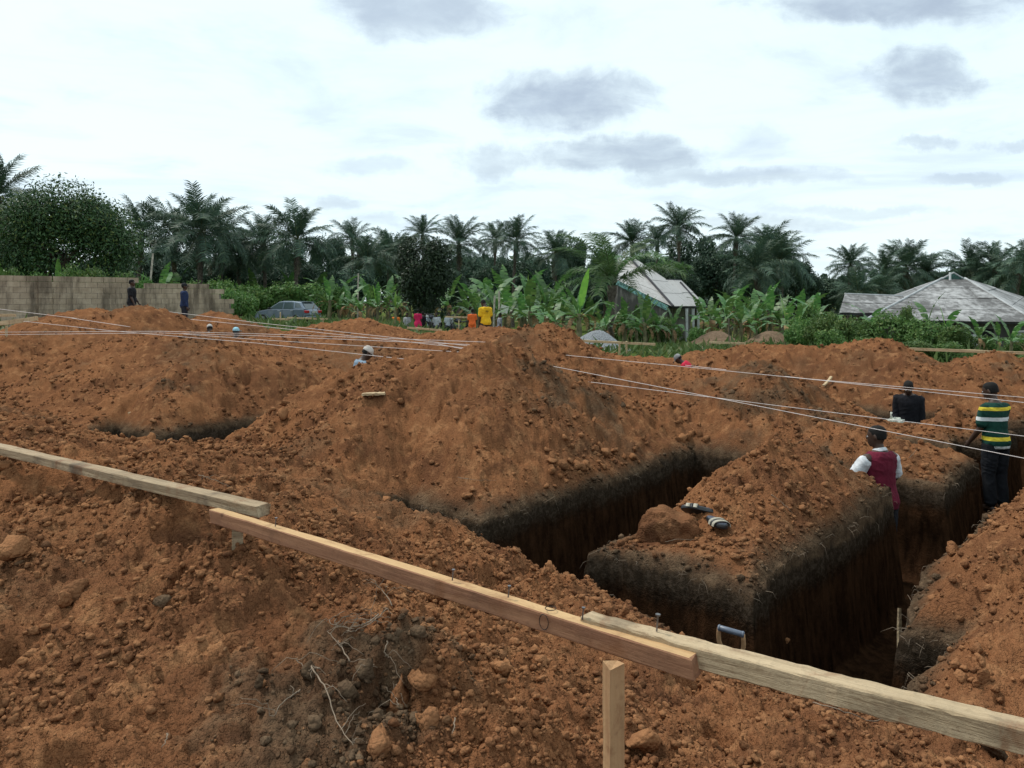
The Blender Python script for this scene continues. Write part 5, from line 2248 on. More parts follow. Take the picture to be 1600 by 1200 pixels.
def frond_mesh(name, L_, arch, droop, mat, seed, n_leaf=46, leaflet=.75, wid=.055):
    """pinnate frond: rachis leaving the origin along +Y and arching; leaflets are folded strips"""
    rng = np.random.default_rng(seed)
    vs, fs, mi = [], [], []
    N_ = 14
    pts = []
    a_ = arch
    p = np.zeros(3)
    for i in range(N_ + 1):
        pts.append(p.copy())
        a_ -= droop / N_ * (.5 + 1.2 * i / N_)
        p = p + np.array([0, math.cos(a_), math.sin(a_)]) * L_ / N_
    pts = np.array(pts)

    def at(u):
        f = u * N_
        i = min(int(f), N_ - 1)
        return pts[i] + (pts[i + 1] - pts[i]) * (f - i), (pts[i + 1] - pts[i]) / np.linalg.norm(pts[i + 1] - pts[i])
    for i in range(N_):           # rachis: triangular section
        r0, r1 = .045 * (1 - .85 * i / N_), .045 * (1 - .85 * (i + 1) / N_)
        o = len(vs)
        for (q, r_) in ((pts[i], r0), (pts[i + 1], r1)):
            vs += [q + [-r_, 0, 0], q + [r_, 0, 0], q + [0, 0, r_]]
        fs += [[o, o + 1, o + 4, o + 3], [o + 1, o + 2, o + 5, o + 4], [o + 2, o, o + 3, o + 5]]
        mi += [1, 1, 1]
    for k in range(n_leaf):
        u = .13 + .87 * (k + rng.uniform(0, .8)) / n_leaf
        q, t = at(min(u, .999))
        ll = leaflet * (.45 + .75 * math.sin(min(1, u * 1.1) * math.pi * .83)) * rng.uniform(.8, 1.15)
        for s in (-1, 1):
            out_ = np.array([s * 1.0, 0, 0]) * rng.uniform(.75, 1.0) + t * rng.uniform(.45, .85) + np.array([0, 0, rng.uniform(-.15, .45)])
            out_ /= np.linalg.norm(out_)
            m1 = q + out_ * ll * .5 + np.array([0, 0, .02])
            m2 = q + out_ * ll * .95 + np.array([0, 0, -ll * rng.uniform(.15, .6)])
            wv = t * wid
            o = len(vs)
            vs += [q - wv * .5, q + wv * .5, m1 - wv * .7, m1 + wv * .7, m2]
            fs += [[o, o + 1, o + 3, o + 2], [o + 2, o + 3, o + 4]]
            mi += [0, 0]
    me = mesh_np(name, np.array(vs), fs)
    me.materials.append(mat)
    me.materials.append(M['rachis'])
    me.polygons.foreach_set('material_index', mi)
    return me


FR = [frond_mesh('frond', 4.0, R(12), R(30), M['palm'], 1, leaflet=.85), frond_mesh('frond', 4.2, R(12), R(58), M['palm'], 2, leaflet=.9), frond_mesh('frond', 4.0, R(10), R(85), M['palm'], 3, leaflet=.85),
      frond_mesh('frond', 4.3, R(14), R(45), M['palm'], 4, leaflet=.8)]
FR_DEAD = [frond_mesh('dead_frond', 3.4, R(0), R(30), M['palm_dead'], 5, 30, .5), frond_mesh('dead_frond', 3.0, R(0), R(40), M['palm_dead'], 6, 26, .45)]
FR_Y = [frond_mesh('frond', 4.6, R(10), R(52), M['palm_young'], 7, 70, .8, .04), frond_mesh('frond', 4.4, R(10), R(75), M['palm_young'], 8, 70, .75, .04)]


def trunk_mesh(h, r0, r1, seed, mat):
    rng = random.Random(seed)
    mb = MB()
    n = 9
    lx, ly = rng.uniform(-.04, .04) * h, rng.uniform(-.04, .04) * h
    pts = [(lx * (i / n) ** 2, ly * (i / n) ** 2, h * i / n) for i in range(n + 1)]
    rad = [r0 + (r1 - r0) * (i / n) + (.10 if i == 0 else 0) + rng.uniform(-.02, .02) + (.12 if i >= n - 1 else 0) for i in range(n + 1)]
    mb.tube(pts, rad, 10)
    return mb.mesh('trunk', mat), Vector(pts[-1])


def palm(px_, py_crown, d, label, scale=1.0, n=26, dead=3, seed=0, base=None, fr=None, dead_l=None, elmin=-38, group='oil palms'):
    """py_crown: pixel height of the crown's heart"""
    rng = random.Random(seed * 31 + 5)
    c = P(px_, py_crown, d)
    gz = base if base is not None else float(base_z(np.array([c.x]), np.array([d]))[0]) - .1
    root = empty('oil_palm', (c.x, d, gz), rng.uniform(0, 6.28))
    tag(root, label, 'palm', group)
    h = max(.3, c.z - gz)
    me, top = trunk_mesh(h, .22 * scale, .17 * scale, seed, M['bark'])
    link(bpy.data.objects.new('trunk', me), root)
    fr = fr or FR
    for k in range(n):
        u = (k + .5) / n
        el = R(84 - (84 - elmin) * u ** .85) + rng.gauss(0, .10)
        az = k * 2.39996 + rng.gauss(0, .2)
        src = fr[0] if u < .3 and len(fr) > 2 else fr[rng.randrange(len(fr))]
        o = bpy.data.objects.new('frond', src)
        o.location = top + Vector((0, 0, .05))
        o.rotation_euler = Euler((el, rng.gauss(0, .15), az), 'XYZ')
        sc = scale * rng.uniform(.85, 1.1) * (.8 if u < .12 else 1)
        o.scale = (sc, sc, sc)
        link(o, root)
    for k in range(dead):
        o = bpy.data.objects.new('dead_frond', FR_DEAD[k % 2])
        o.location = top + Vector((0, 0, -.15))
        o.rotation_euler = Euler((R(-68 + rng.uniform(-15, 12)), 0, rng.uniform(0, 6.28)), 'XYZ')
        sc = scale * rng.uniform(.7, 1.)
        o.scale = (sc, sc, sc)
        link(o, root)
    return root


PALMS = [
    # px, crown py, d, scale, fronds, label
    (2, 285, 52, 1.0, 26, 'palm cut by the left edge, rising above the round tree'),
    (216, 340, 62, .95, 26, 'palm immediately right of the big round tree'),
    (272, 345, 60, 1.0, 28, 'left palm of the dense left clump'),
    (312, 338, 57, 1.08, 32, 'tallest thick palm of the dense left clump'),
    (345, 350, 63, .95, 26, 'palm at the right side of the dense left clump'),
    (372, 375, 66, .9, 24, 'lower palm right of the dense left clump'),
    (415, 357, 64, .92, 26, 'thin-trunked palm left of the tall pair'),
    (462, 352, 60, 1.0, 28, 'palm with wide drooping fronds left of the gap'),
    (551, 372, 90, .9, 22, 'small spiky palm above the gap left of centre'),
    (575, 405, 70, .9, 22, 'low palm in front of the gap left of centre'),
    (607, 395, 75, .95, 22, 'drooping low palm left of the dark tree'),
    (662, 362, 95, .85, 22, 'palm tip peeping over the dark tree'),
    (716, 378, 72, 1.0, 28, 'broad palm right of the dark tree'),
    (772, 372, 88, .85, 24, 'left palm of the pair right of centre'),
    (801, 372, 84, .98, 26, 'right palm of the pair right of centre'),
    (868, 392, 80, 1.0, 26, 'rounded low palm left of the sheet-roofed house'),
    (991, 375, 92, 1.02, 34, 'full round-headed palm left of the tallest palm'),
    (1024, 372, 100, .8, 24, 'small palm between the round-headed and the tallest palm'),
    (1062, 352, 84, 1.05, 32, 'tallest palm with long bare trunk behind the house'),
    (1146, 368, 82, 1.02, 30, 'second bare-trunked palm right of the house'),
    (1200, 388, 74, 1.0, 30, 'dense palm at the left of the right clump'),
    (1222, 405, 70, 1.05, 30, 'broad low palm of the right clump'),
    (1185, 420, 66, .95, 26, 'low palm below the right clump'),
    (1325, 412, 78, .78, 30, 'single palm standing in the gap at right'),
    (1385, 425, 70, .8, 24, 'left palm of the rounded right grove'),
    (1412, 415, 72, .95, 28, 'middle palm of the rounded right grove'),
    (1445, 425, 74, .85, 24, 'right palm of the rounded right grove'),
    (1340, 455, 58, .7, 22, 'low dark palm above the long low roof'),
    (1375, 455, 60, .75, 22, 'second low palm above the long low roof'),
    (1515, 418, 72, .85, 28, 'palm behind the green gablet'),
    (1555, 418, 70, .85, 28, 'palm at the right behind the stained roof'),
    (1588, 425, 66, .85, 26, 'low palm over the right roof slope'),
    (1606, 385, 48, .55, 22, 'palm cut by the right edge'),
]
for i, (px_, py_, d, sc, n, lab) in enumerate(PALMS):
    palm(px_, py_ + (4 if py_ > 395 else 26 if d < 70 else 5), d, lab, sc * (.84 if py_ > 395 else .84 if px_ < 700 else .78), n + 8, 4 if i % 3 == 0 else 2, i + 1)
# young feathery palm before the house
palm(954, 446, 44, 'young bright feathery palm in front of the sheet-roofed house', .95, 17, 0, 99, fr=FR_Y, elmin=5, group='young palms')


# ---- broadleaf crowns
def leaf_cloud(n, lobes, size, seed, shell=.55, flat=.5):
    """leaves as small folded quads spread through ellipsoid lobes (cx,cy,cz,rx,ry,rz,weight)"""
    rng = np.random.default_rng(seed)
    w = np.array([l[6] for l in lobes], float)
    idx = rng.choice(len(lobes), n, p=w / w.sum())
    L_ = np.array([l[:6] for l in lobes])[idx]
    dirs = rng.normal(size=(n, 3))
    dirs /= np.linalg.norm(dirs, axis=1)[:, None]
    rad = shell + (1 - shell) * rng.uniform(0, 1, n) ** .5
    # clumping: push leaves towards little sprays
    cl = rng.normal(size=(max(8, n // 28), 3))
    cl /= np.linalg.norm(cl, axis=1)[:, None]
    near = cl[rng.integers(0, len(cl), n)]
    dirs = dirs * .45 + near * .75
    dirs /= np.linalg.norm(dirs, axis=1)[:, None]
    bump = 1 + .16 * np.sin(near[:, 0] * 17 + near[:, 2] * 23)
    c = L_[:, :3] + dirs * L_[:, 3:6] * (rad * bump)[:, None]
    nrm = dirs * .6 + rng.normal(size=(n, 3)) * .6 + np.array([0, 0, flat])
    nrm /= np.linalg.norm(nrm, axis=1)[:, None]
    t = np.cross(nrm, rng.normal(size=(n, 3)))
    t /= np.linalg.norm(t, axis=1)[:, None]
    b = np.cross(nrm, t)
    s = size * rng.uniform(.6, 1.3, n)[:, None]
    v = np.stack([c - t * s, c + b * s * .42 - nrm * s * .12, c + t * s, c - b * s * .42 - nrm * s * .12], 1).reshape(-1, 3)
    f = np.arange(n * 4).reshape(n, 4)
    return v, f


def crown_mesh(n, rx, ry, rz, zc, size, seed, mat, nl=9, dome=False):
    rng = random.Random(seed)
    lobes = [(0, 0, zc, rx * .8, ry * .8, rz * .85, 3)]
    for k in range(nl):
        a_ = rng.uniform(0, 6.28)
        e = rng.uniform(-.5, .9)
        q = .55 + .2 * rng.random()
        lobes.append((rx * q * math.cos(a_) * math.cos(e), ry * q * math.sin(a_) * math.cos(e), zc + rz * q * math.sin(e), rx * rng.uniform(.28, .45), ry * rng.uniform(.28, .45), rz * rng.uniform(.25, .42), 1.0))
    if dome:
        lobes.append((0, 0, zc + rz * .62, rx * .55, ry * .55, rz * .45, 2.2))
        lobes.append((rx * .35, -ry * .3, zc + rz * .4, rx * .4, ry * .4, rz * .35, 1.2))
        lobes.append((-rx * .35, -ry * .3, zc + rz * .4, rx * .4, ry * .4, rz * .35, 1.2))
    v, f = leaf_cloud(n, lobes, size, seed)
    return mesh_np('crown', v, f, mat)


def tree_trunk(h, r, seed, spread):
    rng = random.Random(seed)
    mb = MB()
    mb.tube([(0, 0, 0), (.05, .02, h * .4), (.0, .05, h)], [r * 1.3, r, r * .55], 10)
    for k in range(6):
        a_ = k * 1.05 + rng.uniform(-.3, .3)
        z0 = h * rng.uniform(.5, .85)
        e = Vector((math.cos(a_), math.sin(a_), .7)) * spread * rng.uniform(.5, .8)
        p0 = Vector((.02, .03, z0))
        mb.tube([p0, p0 + e * .5 + Vector((0, 0, .1)), p0 + e], [r * .5, r * .32, r * .1], 7)
    return mb.mesh('trunk', M['bark_tree'])


def tree(px_, d, top_y, width_px, label, crown, trunk, ref, group, base=None, name='broadleaf_tree', rz=None):
    """crown mesh is unit built: ref=(width, top height)"""
    c = P(px_, 470, d)
    gz = base if base is not None else float(base_z(np.array([c.x]), np.array([d]))[0]) - .1
    root = empty(name, (c.x, d, gz), rz if rz is not None else (px_ * .37) % 6.28)
    tag(root, label, 'tree', group)
    sx = width_px / 1200 * d / ref[0]
    sz = (EYE + (470 - top_y) / 1200 * d - gz) / ref[1]
    root.scale = (sx, sx, sz)
    link(bpy.data.objects.new('trunk', trunk), root)
    link(bpy.data.objects.new('crown', crown), root)
    return root


# big round tree on the left
cm = crown_mesh(42000, 5.6, 4.6, 4.2, 4.6, .125, 5, M['leaf_mid'], 22, True)
tree(95, 46, 286, 250, 'big dark round-crowned tree with yellowish sprays behind the block wall', cm, tree_trunk(4.5, .35, 1, 3.5), (12.2, 8.7), None, rz=0)
# dark dense tree in the middle
cm = crown_mesh(22000, 2.6, 2.4, 2.9, 3.4, .11, 6, M['leaf_dark'], 16)
tree(663, 46, 358, 112, 'dense dark bushy tree standing behind the resting group', cm, tree_trunk(2.6, .2, 2, 1.6), (5.7, 6.4), None, rz=.5)
# trees of the background wood
CROWNS = [crown_mesh(15000, 4.2, 4.0, 3.6, 6.0, .21, 20 + k, M['leaf_far'], 12) for k in range(4)]
TRK = [tree_trunk(5.5, .3, 30 + k, 2.8) for k in range(2)]
WOOD = [(30, 75, 300, 120, 'dark tree top behind the left-edge palm'), (190, 85, 372, 90, 'tree filling the gap behind the palm right of the round tree'), (255, 82, 378, 110, 'tree mass behind the left palm clump, first'),
        (360, 85, 385, 110, 'tree mass behind the left palm clump, second'), (440, 92, 375, 90, 'tree between the tall left palms'), (510, 84, 352, 62, 'tree with open top right of the wide drooping palm'),
        (545, 95, 385, 80, 'rounded tree left of the gap palm'), (585, 92, 368, 90, 'wide tree under the gap'), (620, 100, 352, 70, 'tree rising left of the dark bushy tree'),
        (735, 100, 385, 90, 'tree behind the broad palm right of the dark tree'), (770, 105, 385, 70, 'tree behind the left of the palm pair'), (836, 100, 388, 70, 'dark tree right of the palm pair'),
        (893, 98, 358, 66, 'smooth domed tree crown above the low palm'), (945, 104, 375, 70, 'tree behind the young feathery palm'), (1010, 110, 385, 80, 'tree behind the round-headed palm'),
        (1085, 92, 352, 100, 'dark tree beside the tallest palm trunk'), (1050, 80, 400, 90, 'dark shrubby tree at the foot of the tallest palm'), (1120, 88, 372, 100, 'tall dark tree between the two bare-trunked palms'),
        (1165, 84, 385, 90, 'dark tree right of the second bare trunk'), (1215, 92, 360, 80, 'tree crown over the right palm clump'), (1245, 84, 395, 80, 'tree at the right end of the right palm clump'),
        (1290, 110, 425, 90, 'low far tree in the gap at right'), (1345, 100, 432, 90, 'low far tree under the single palm'), (1395, 92, 415, 110, 'tree mass under the rounded right grove'),
        (1465, 88, 412, 100, 'tree mass right of the rounded grove'), (1520, 80, 402, 110, 'dark tree behind the green gablet'), (1575, 80, 395, 110, 'dark tree at the far right'),
        (235, 68, 388, 90, 'leafy tree among the trunks of the left clump, first'), (290, 70, 385, 100, 'leafy tree among the trunks of the left clump, second'), (345, 68, 392, 90, 'leafy tree among the trunks of the left clump, third'),
        (395, 72, 395, 80, 'leafy tree left of the thin-trunked palm'), (435, 70, 400, 80, 'leafy tree between the tall left palms, lower'), (800, 92, 395, 80, 'dark tree filling under the palm pair'), (760, 78, 402, 70, 'lower dark tree right of the broad palm'),
        (1180, 96, 392, 90, 'dark tree behind the right palm clump'), (1430, 84, 425, 100, 'lower tree mass of the rounded grove'), (1545, 90, 398, 100, 'tall dark tree right of the gablet'), (905, 78, 410, 80, 'dark tree left behind the house'),
        (700, 60, 408, 80, 'bushy tree filling behind the dark one'), (480, 66, 402, 90, 'bushy tree under the wide drooping palm'), (545, 62, 412, 90, 'bushy tree above the banana plants left of centre')]
for i, (px_, d, ty, wpx, lab) in enumerate(WOOD):
    tree(px_, d, ty, wpx, lab, CROWNS[i % 4], TRK[i % 2], (9.0, 10.2), 'trees of the background wood')


# far wood that closes the horizon
def far_wood():
    rng = np.random.default_rng(8)
    n = 42000
    a_ = rng.uniform(R(-60), R(60), n)
    d = rng.uniform(118, 150, n)
    x = np.sin(a_) * d
    y = np.cos(a_) * d
    hmax = 9.5 + 2.4 * fbm(a_ * 14, a_ * 0 + 2, 4, 5) + 1.2 * fbm(a_ * 60, a_ * 0, 3, 6)
    hmax = hmax - 3.6 * sstep(R(18), R(24), a_)
    z = -1.3 + hmax * rng.uniform(0, 1, n) ** .6
    c = np.stack([x, y, z], 1)
    nr = rng.normal(size=(n, 3)) + np.array([0, -.6, .5])
    nr /= np.linalg.norm(nr, axis=1)[:, None]
    t = np.cross(nr, rng.normal(size=(n, 3)))
    t /= np.linalg.norm(t, axis=1)[:, None]
    b = np.cross(nr, t)
    s = rng.uniform(.35, .8, n)[:, None]
    v = np.stack([c - t * s, c + b * s * .5, c + t * s, c - b * s * .5], 1).reshape(-1, 3)
    o = link(bpy.data.objects.new('far_wood', mesh_np('far_wood', v, np.arange(n * 4).reshape(n, 4), M['leaf_far'])))
    tag(o, 'continuous dark wood closing the horizon behind the palms', 'wood', kind='stuff')


far_wood()

# ---- bushes and weeds
BUSH = [crown_mesh(3800, 1.0, .9, .8, .75, .07, 50 + k, M['leaf_bush'], 8) for k in range(4)]
BSTEM = []
for k in range(2):
    mb = MB()
    rg = random.Random(k)
    for q in range(7):
        a_ = q * .9
        mb.tube([(0, 0, 0), (math.cos(a_) * .2, math.sin(a_) * .2, .5), (math.cos(a_) * .5, math.sin(a_) * .5, 1.0)], [.03, .02, .008], 5)
    BSTEM.append(mb.mesh('stem', M['bark_tree']))


def bush(px_, d, top_y, wpx, label, k, group='bushes round the site'):
    c = P(px_, 470, d)
    gz = float(base_z(np.array([c.x]), np.array([d]))[0]) - .05
    root = empty('bush', (c.x, d, gz), px_ * .7)
    tag(root, label, 'bush', group)
    sx = wpx / 1200 * d / 2.3
    sz = max(.25, (EYE + (470 - top_y) / 1200 * d - gz) / 1.62)
    root.scale = (sx, sx, sz)
    link(bpy.data.objects.new('foliage', BUSH[k % 4]), root)
    link(bpy.data.objects.new('stem', BSTEM[k % 2]), root)


BU = [(18, 41, 408, 70, 'leafy bush behind the wall at the left edge'), (62, 42, 412, 70, 'bush behind the wall left of the pier'), (112, 41, 400, 60, 'taller bush behind the wall near the pier'), (150, 41, 404, 70, 'dark bush behind the wall under the round tree'),
      (190, 40, 414, 60, 'bright bush behind the wall top end'), (222, 41, 420, 40, 'small bush by the slanted pole'), (300, 45, 430, 70, 'bush behind the low wall end'),
      (345, 44, 440, 60, 'bright bush at the right end of the wall'), (372, 46, 448, 70, 'green bush left of the car'), (395, 54, 434, 80, 'broad bush behind the car bonnet'), (440, 55, 432, 90, 'broad bush behind the car roof'),
      (485, 55, 434, 80, 'bush behind the car tail'), (520, 57, 436, 70, 'bush right of the car'), (350, 52, 425, 90, 'tall bush behind the wall end'),
      (1090, 50, 507, 40, 'small round bush by the veranda posts'), (1250, 33, 488, 60, 'bush left of the long low roof'), (1285, 32, 478, 70, 'leafy bush in front of the low roof end'), (1330, 30, 487, 80, 'wide bush under the long low roof'),
      (1385, 30, 478, 90, 'dark green rounded bush before the low roof'), (1418, 31, 466, 40, 'tall thin shrub in front of the stained roof'), (1450, 29, 490, 90, 'bush before the stained roof, left'), (1492, 28, 500, 70, 'bush before the stained roof, middle'),
      (1540, 27.5, 520, 50, 'low bush by the white door leaf'), (1592, 27, 515, 60, 'bush at the right edge before the hut'), (1360, 25, 522, 80, 'low scrubby bush by the right profile board'), (1430, 24.5, 525, 80, 'low scrub beside the long board'),
      (1480, 24, 528, 70, 'low scrub nearest the long board'), (1300, 27, 508, 70, 'pale scrub left of the long board'), (1250, 36, 500, 60, 'scrub beside the path'), (760, 56, 452, 60, 'bush behind the yellow shirt'),
      (1180, 55, 455, 60, 'bush behind the right banana row'), (1265, 42, 462, 60, 'bush behind the right banana plants'), (850, 52, 470, 60, 'bush among the middle bananas'), (960, 47, 500, 60, 'weedy bush beside the gravel heap'), (985, 46, 482, 80, 'leafy bush at the foot of the stained gable, left'), (1028, 46, 486, 80, 'leafy bush at the foot of the stained gable, right')]
for i, (px_, d, ty, w, lab) in enumerate(BU):
    bush(px_, d, ty, w, lab, i)


def weeds():
    """ground cover of weeds and grass tufts beyond the dig"""
    rng = np.random.default_rng(31)
    px_ = []
    n = 16000
    d = np.exp(rng.uniform(math.log(21), math.log(62), n))
    a_ = rng.uniform(R(-36), R(36), n)
    x, y = np.tan(a_) * d, d
    z = base_z(x, y)
    sm = soil_mask(x, y)
    tuft = fbm(x * .5, y * .5, 3, 3)
    ok = (sm < .25) & (tuft > -.15)
    x, y, z = x[ok], y[ok], z[ok]
    n = len(x)
    h = rng.uniform(.12, .5, n) * (1 + .6 * (rng.uniform(0, 1, n) < .15))
    az = rng.uniform(0, 6.28, n)
    w = .035 + .05 * rng.uniform(0, 1, n)
    lean = rng.normal(0, .22, (n, 2))
    c = np.stack([x, y, z - .03], 1)
    s = np.stack([np.cos(az) * w, np.sin(az) * w, np.zeros(n)], 1)
    mid = c + np.stack([lean[:, 0] * .4, lean[:, 1] * .4, h * .6], 1)
    tip = c + np.stack([lean[:, 0], lean[:, 1], h], 1)
    v = np.stack([c - s * .6, c + s * .6, mid + s, tip, mid - s], 1).reshape(-1, 3)
    f = np.arange(n * 5).reshape(n, 5)
    tag(link(bpy.data.objects.new('weeds', mesh_np('weeds', v, f, M['leaf_weed']))), 'grass and weeds growing beyond the edge of the dig', 'weeds', kind='stuff')


weeds()


# ---- banana plants
def banana_leaf(L_, W_, el0, droop, seed, mat, torn=.35):
    rng = np.random.default_rng(seed)
    N_ = 12
    a_ = el0
    p = np.zeros(3)
    mid = []
    for i in range(N_ + 1):
        mid.append(p.copy())
        a_ -= droop / N_ * (.4 + 1.3 * i / N_)
        p = p + np.array([0, math.cos(a_), math.sin(a_)]) * L_ / N_
    mid = np.array(mid)
    vs, fs = [], []
    # petiole
    for i in range(2):
        o = len(vs)
        r_ = .03
        for q in (mid[i], mid[i + 1]):
            vs += [q + [-r_, 0, 0], q + [r_, 0, 0], q + [0, 0, -r_]]
        fs += [[o, o + 1, o + 4, o + 3], [o + 1, o + 2, o + 5, o + 4], [o + 2, o, o + 3, o + 5]]
    for s in (-1, 1):
        for i in range(2, N_):
            u0, u1 = (i - 2) / (N_ - 2), (i - 1) / (N_ - 2)
            w0, w1 = (W_ * math.sin(min(1, u * .93 + .12) * math.pi) ** .6 for u in (u0, u1))
            fold = rng.uniform(-.25, .15)
            tear = rng.uniform() < torn
            dz = rng.uniform(-.35, -.05) * W_ if tear else fold * W_ * .4
            o = len(vs)
            t = (mid[i + 1] - mid[i]) * (.85 if tear else 1)
            vs += [mid[i], mid[i] + t * (1 if not tear else 1.0), mid[i] + np.array([s * w1, 0, dz + .1 * W_]) + t, mid[i] + np.array([s * w0, 0, dz + .1 * W_])]
            fs += [[o, o + 1, o + 2, o + 3]]
    return mesh_np('leaf', np.array(vs), fs, mat)


BL_UP = [banana_leaf(2.0, .22, R(78), R(40), 1, M['banana'], .3), banana_leaf(2.2, .24, R(70), R(65), 2, M['banana'], .4)]
BL_ARC = [banana_leaf(2.1, .24, R(55), R(85), 3, M['banana'], .5), banana_leaf(2.0, .23, R(42), R(95), 4, M['banana'], .6), banana_leaf(1.9, .22, R(28), R(85), 5, M['banana'], .7)]
BL_YOUNG = [banana_leaf(1.9, .17, R(86), R(14), 6, M['banana_young'], .0)]
BL_DEAD = [banana_leaf(1.7, .16, R(20), R(150), 7, M['banana_dead'], .8), banana_leaf(1.5, .14, R(0), R(120), 8, M['banana_dead'], .9)]
PST = []
for k in range(3):
    mb = MB()
    mb.tube([(0, 0, 0), (.02, .01, .5), (.0, .03, 1.0)], [.15, .12, .085], 10)
    PST.append(mb.mesh('pseudostem', M['banana_stem']))


def banana(px_, d, top_y, label, seed, nl=7, dead=3, young=False, group='banana plants'):
    rng = random.Random(seed)
    c = P(px_, 470, d)
    gz = float(base_z(np.array([c.x]), np.array([d]))[0]) - .05
    H = max(1.2, EYE + (470 - top_y) / 1200 * d - gz)
    root = empty('banana_plant', (c.x, d, gz), rng.uniform(0, 6.28))
    tag(root, label, 'banana plant', group)
    hs = H * .48
    o = bpy.data.objects.new('pseudostem', PST[seed % 3])
    o.scale = (H / 3.2, H / 3.2, hs)
    link(o, root)
    sc = H * .52 / 1.75
    az = rng.uniform(0, 6)
    for k in range(nl):
        u = k / max(1, nl - 1)
        src = (BL_YOUNG[0] if (young and k == 0) else BL_UP[rng.randrange(2)] if u < .4 else BL_ARC[rng.randrange(3)])
        o = bpy.data.objects.new('leaf', src)
        o.location = (0, 0, hs * (1 - .04 * k))
        o.rotation_euler = (rng.gauss(0, .1), rng.gauss(0, .1), az + k * 2.3 + rng.gauss(0, .25))
        q = sc * rng.uniform(.85, 1.15)
        o.scale = (q, q, q)
        link(o, root)
    for k in range(dead):
        o = bpy.data.objects.new('dry_leaf', BL_DEAD[k % 2])
        o.location = (0, 0, hs * .92)
        o.rotation_euler = (rng.gauss(0, .1), 0, rng.uniform(0, 6.28))
        q = sc * rng.uniform(.7, 1.0)
        o.scale = (q, q, q)
        link(o, root)
    return root


BAN = [(905, 38, 428, 8, 3, True, 'banana plant with bright upright leaf left of the house, nearest'), (828, 40, 427, 8, 3, True, 'banana plant with upright young leaf above the second mound'), (1008, 39, 458, 9, 4, False, 'banana plant in front of the stained gable'),
       (975, 40, 458, 8, 5, False, 'banana plant with brown hanging leaves left of the gable'), (1052, 43, 478, 6, 2, False, 'banana plant under the eave of the house'), (590, 46, 445, 7, 5, True, 'banana plant with dry skirt behind the car board'),
       (515, 47, 425, 7, 4, False, 'banana plant right of the parked car'), (548, 48, 436, 6, 5, False, 'banana plant with brown leaves left of the grey pole'), (618, 40, 452, 4, 0, True, 'young banana plant with one big bright leaf beside the orange shirt'),
       (575, 50, 432, 7, 3, False, 'banana plant by the grey pole'), (605, 52, 428, 7, 3, False, 'banana plant left of the dark tree'), (740, 50, 425, 7, 2, False, 'banana plant right of the dark tree'), (768, 52, 415, 7, 2, False, 'tall banana plant behind the yellow shirt'),
       (795, 45, 440, 7, 3, False, 'banana plant right of the yellow shirt'), (855, 50, 418, 7, 2, False, 'banana plant behind the nearest ones'), (880, 46, 440, 7, 3, False, 'banana plant beside the bright upright leaf'), (745, 44, 452, 6, 2, False, 'banana plant behind the orange outfit'),
       (938, 50, 470, 6, 3, False, 'banana plant under the young palm'), (1110, 52, 455, 7, 3, False, 'left banana plant of the right row'), (1135, 50, 450, 7, 3, False, 'second banana plant of the right row'), (1158, 47, 462, 7, 4, False, 'banana plant with dry leaves above the sand heap'),
       (1180, 52, 448, 7, 2, False, 'fourth banana plant of the right row'), (1205, 55, 450, 7, 2, False, 'banana plant at the path end'), (1228, 42, 462, 6, 3, True, 'small bright banana plant left of the right bushes'), (1250, 46, 448, 7, 2, False, 'banana plant left of the low roof'),
       (1275, 44, 455, 7, 2, False, 'banana plant beside the low roof'), (1362, 32, 468, 6, 1, False, 'banana plant rising before the long low roof'), (1450, 31, 460, 5, 3, False, 'dry-tipped banana plant before the stained roof'), (1478, 29, 478, 5, 3, True, 'banana plant with upright leaf before the stained roof'),
       (1530, 27, 490, 7, 2, False, 'wide banana plant by the hut door'), (1580, 25, 495, 7, 2, False, 'banana plant at the right edge of the hut'), (1560, 30, 500, 6, 2, False, 'banana plant beside the hut opening'),
       (10, 44, 378, 7, 1, False, 'banana plant behind the wall at the left edge'), (40, 46, 385, 7, 1, False, 'second banana plant behind the wall'), (92, 44, 395, 6, 1, True, 'banana plant behind the wall by the pier'), (250, 52, 405, 7, 1, False, 'banana plant under the left palm clump'),
       (275, 55, 412, 7, 2, False, 'banana plant behind the slanted pole'), (400, 62, 418, 6, 1, False, 'banana plant behind the car bushes'), (455, 64, 412, 7, 2, False, 'banana plant beneath the wide drooping palm'), (495, 60, 420, 6, 3, False, 'banana plant beside the car bushes'),
       (1195, 60, 440, 7, 2, False, 'far banana plant right of the house'), (1150, 62, 438, 7, 2, False, 'far banana plant at the second bare trunk'), (820, 60, 420, 7, 2, False, 'far banana plant above the second mound'), (790, 62, 415, 7, 2, False, 'far banana plant behind the pair'),
       (1310, 40, 478, 6, 2, False, 'banana plant at the corner of the low roof'), (700, 52, 430, 6, 3, False, 'banana plant at the side of the dark tree'), (640, 56, 425, 6, 3, False, 'banana plant left behind the dark tree'), (530, 58, 420, 6, 3, False, 'banana plant behind the car, further back')]
for i, (px_, d, ty, nl, dead, yg, lab) in enumerate(BAN):
    banana(px_, d, ty, lab, 100 + i, nl, dead, yg)

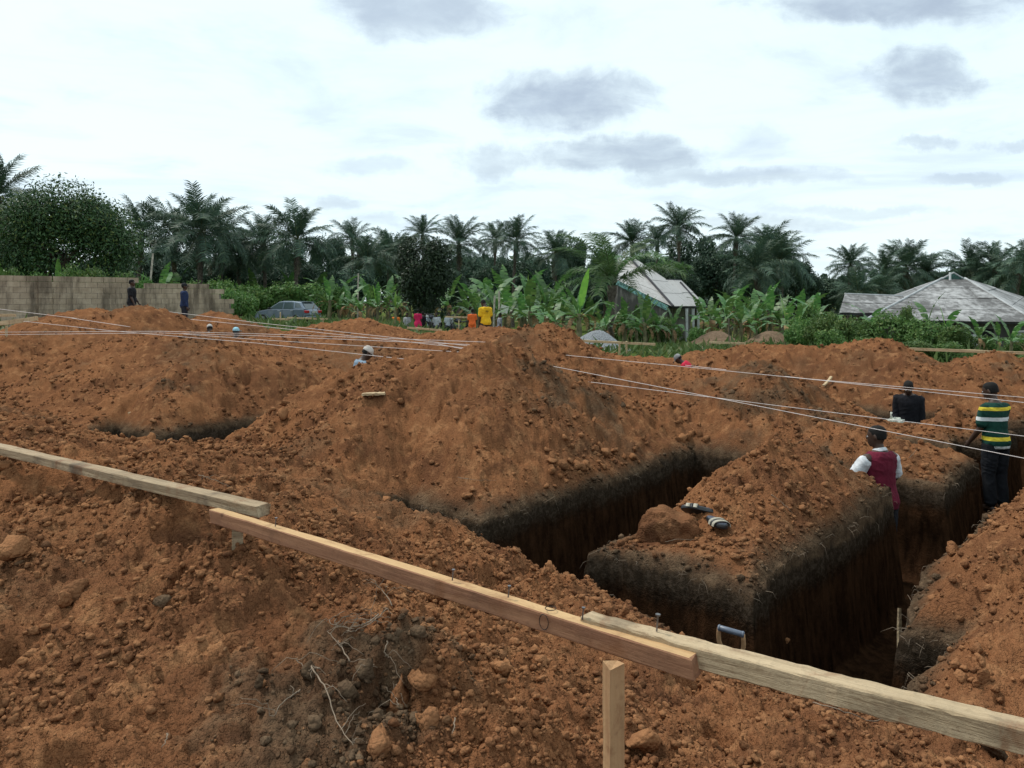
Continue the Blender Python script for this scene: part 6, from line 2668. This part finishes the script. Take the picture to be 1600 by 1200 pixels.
BLAB = ['low banana plant before the middle of the stained gable', 'low banana plant before the right of the stained gable', 'banana plant at the left corner of the stained gable', 'low banana plant behind the gravel heap',
        'banana plant below the heart of the young palm', 'banana plant with dry leaves left of the gravel heap', 'banana plant behind the right slope of the second mound', 'banana plant above the peak of the second mound',
        'banana plant right behind the yellow shirt pole', 'banana plant behind the rail near the orange outfit', 'banana plant behind the grey pole, left', 'low brown-skirted banana plant left of the grey pole foot',
        'low brown-skirted banana plant just right of the car board', 'low banana plant left of the sand heap rod', 'low banana plant right of the sand heap', 'banana plant close to the veranda posts', 'banana plant left of the path mouth',
        'far banana plant between the house and the second bare trunk', 'far banana plant above the bright upright leaf', 'far banana plant left of the bright upright leaf', 'far banana plant above the grey pole', 'banana plant touching the left side of the dark tree',
        'low banana plant at the left end of the right bushes', 'far banana plant above the right bushes']
for i, (px_, d, ty, nl, dead) in enumerate([(995, 43, 474, 6, 4), (1030, 45, 476, 6, 3), (960, 47, 470, 7, 4), (945, 42, 478, 6, 4), (920, 44, 462, 7, 3), (870, 42, 458, 6, 4), (850, 44, 452, 7, 3), (815, 47, 445, 7, 3),
                                             (775, 49, 440, 7, 3), (730, 48, 448, 6, 3), (545, 52, 445, 6, 4), (562, 45, 460, 5, 5), (530, 47, 455, 5, 5), (1125, 46, 478, 6, 3), (1172, 50, 470, 6, 3), (1098, 55, 462, 6, 2), (1220, 52, 455, 7, 2),
                                             (1140, 57, 452, 7, 2), (885, 56, 432, 7, 2), (840, 57, 430, 7, 2), (580, 56, 432, 7, 3), (620, 50, 445, 6, 4), (1245, 40, 476, 6, 2), (1260, 50, 452, 7, 2)]):
    banana(px_, d, ty, BLAB[i], 400 + i, nl, dead, False, 'dense banana rows')

# poles among the plants
for (px_, y0, d, lean, lab) in ((239, 396, 42, .35, 'slanted pale pole rising behind the block wall'), (560, 427, 50, .05, 'grey upright pole among the banana plants'), (780, 455, 42, 0., 'pale thin pole right of the yellow shirt'), (773, 462, 44, .1, 'second thin pole near the yellow shirt')):
    t_ = P(px_, y0, d)
    gz = float(base_z(np.array([t_.x]), np.array([d]))[0])
    mb = MB()
    mb.tube([(-lean, 0, 0), (0, 0, t_.z - gz)], [.06, .05], 8)
    tag(mb.build('pole', M['post'], loc=(t_.x, d, gz)), lab, 'pole')
mb = MB()
a_ = P(782, 484, 42)
mb.box((0, 0, 0), (.22, .012, .2), Matrix.Rotation(.3, 3, 'Y'))
mb.add([(-.2, .012, -.18), (-.1, .03, -.3), (0., .012, -.2)], [[0, 1, 2]])
tag(mb.build('cloth_rag', white_bag, loc=P(788, 483, 42)), 'white rag hanging by the pole right of the yellow shirt', 'rag')
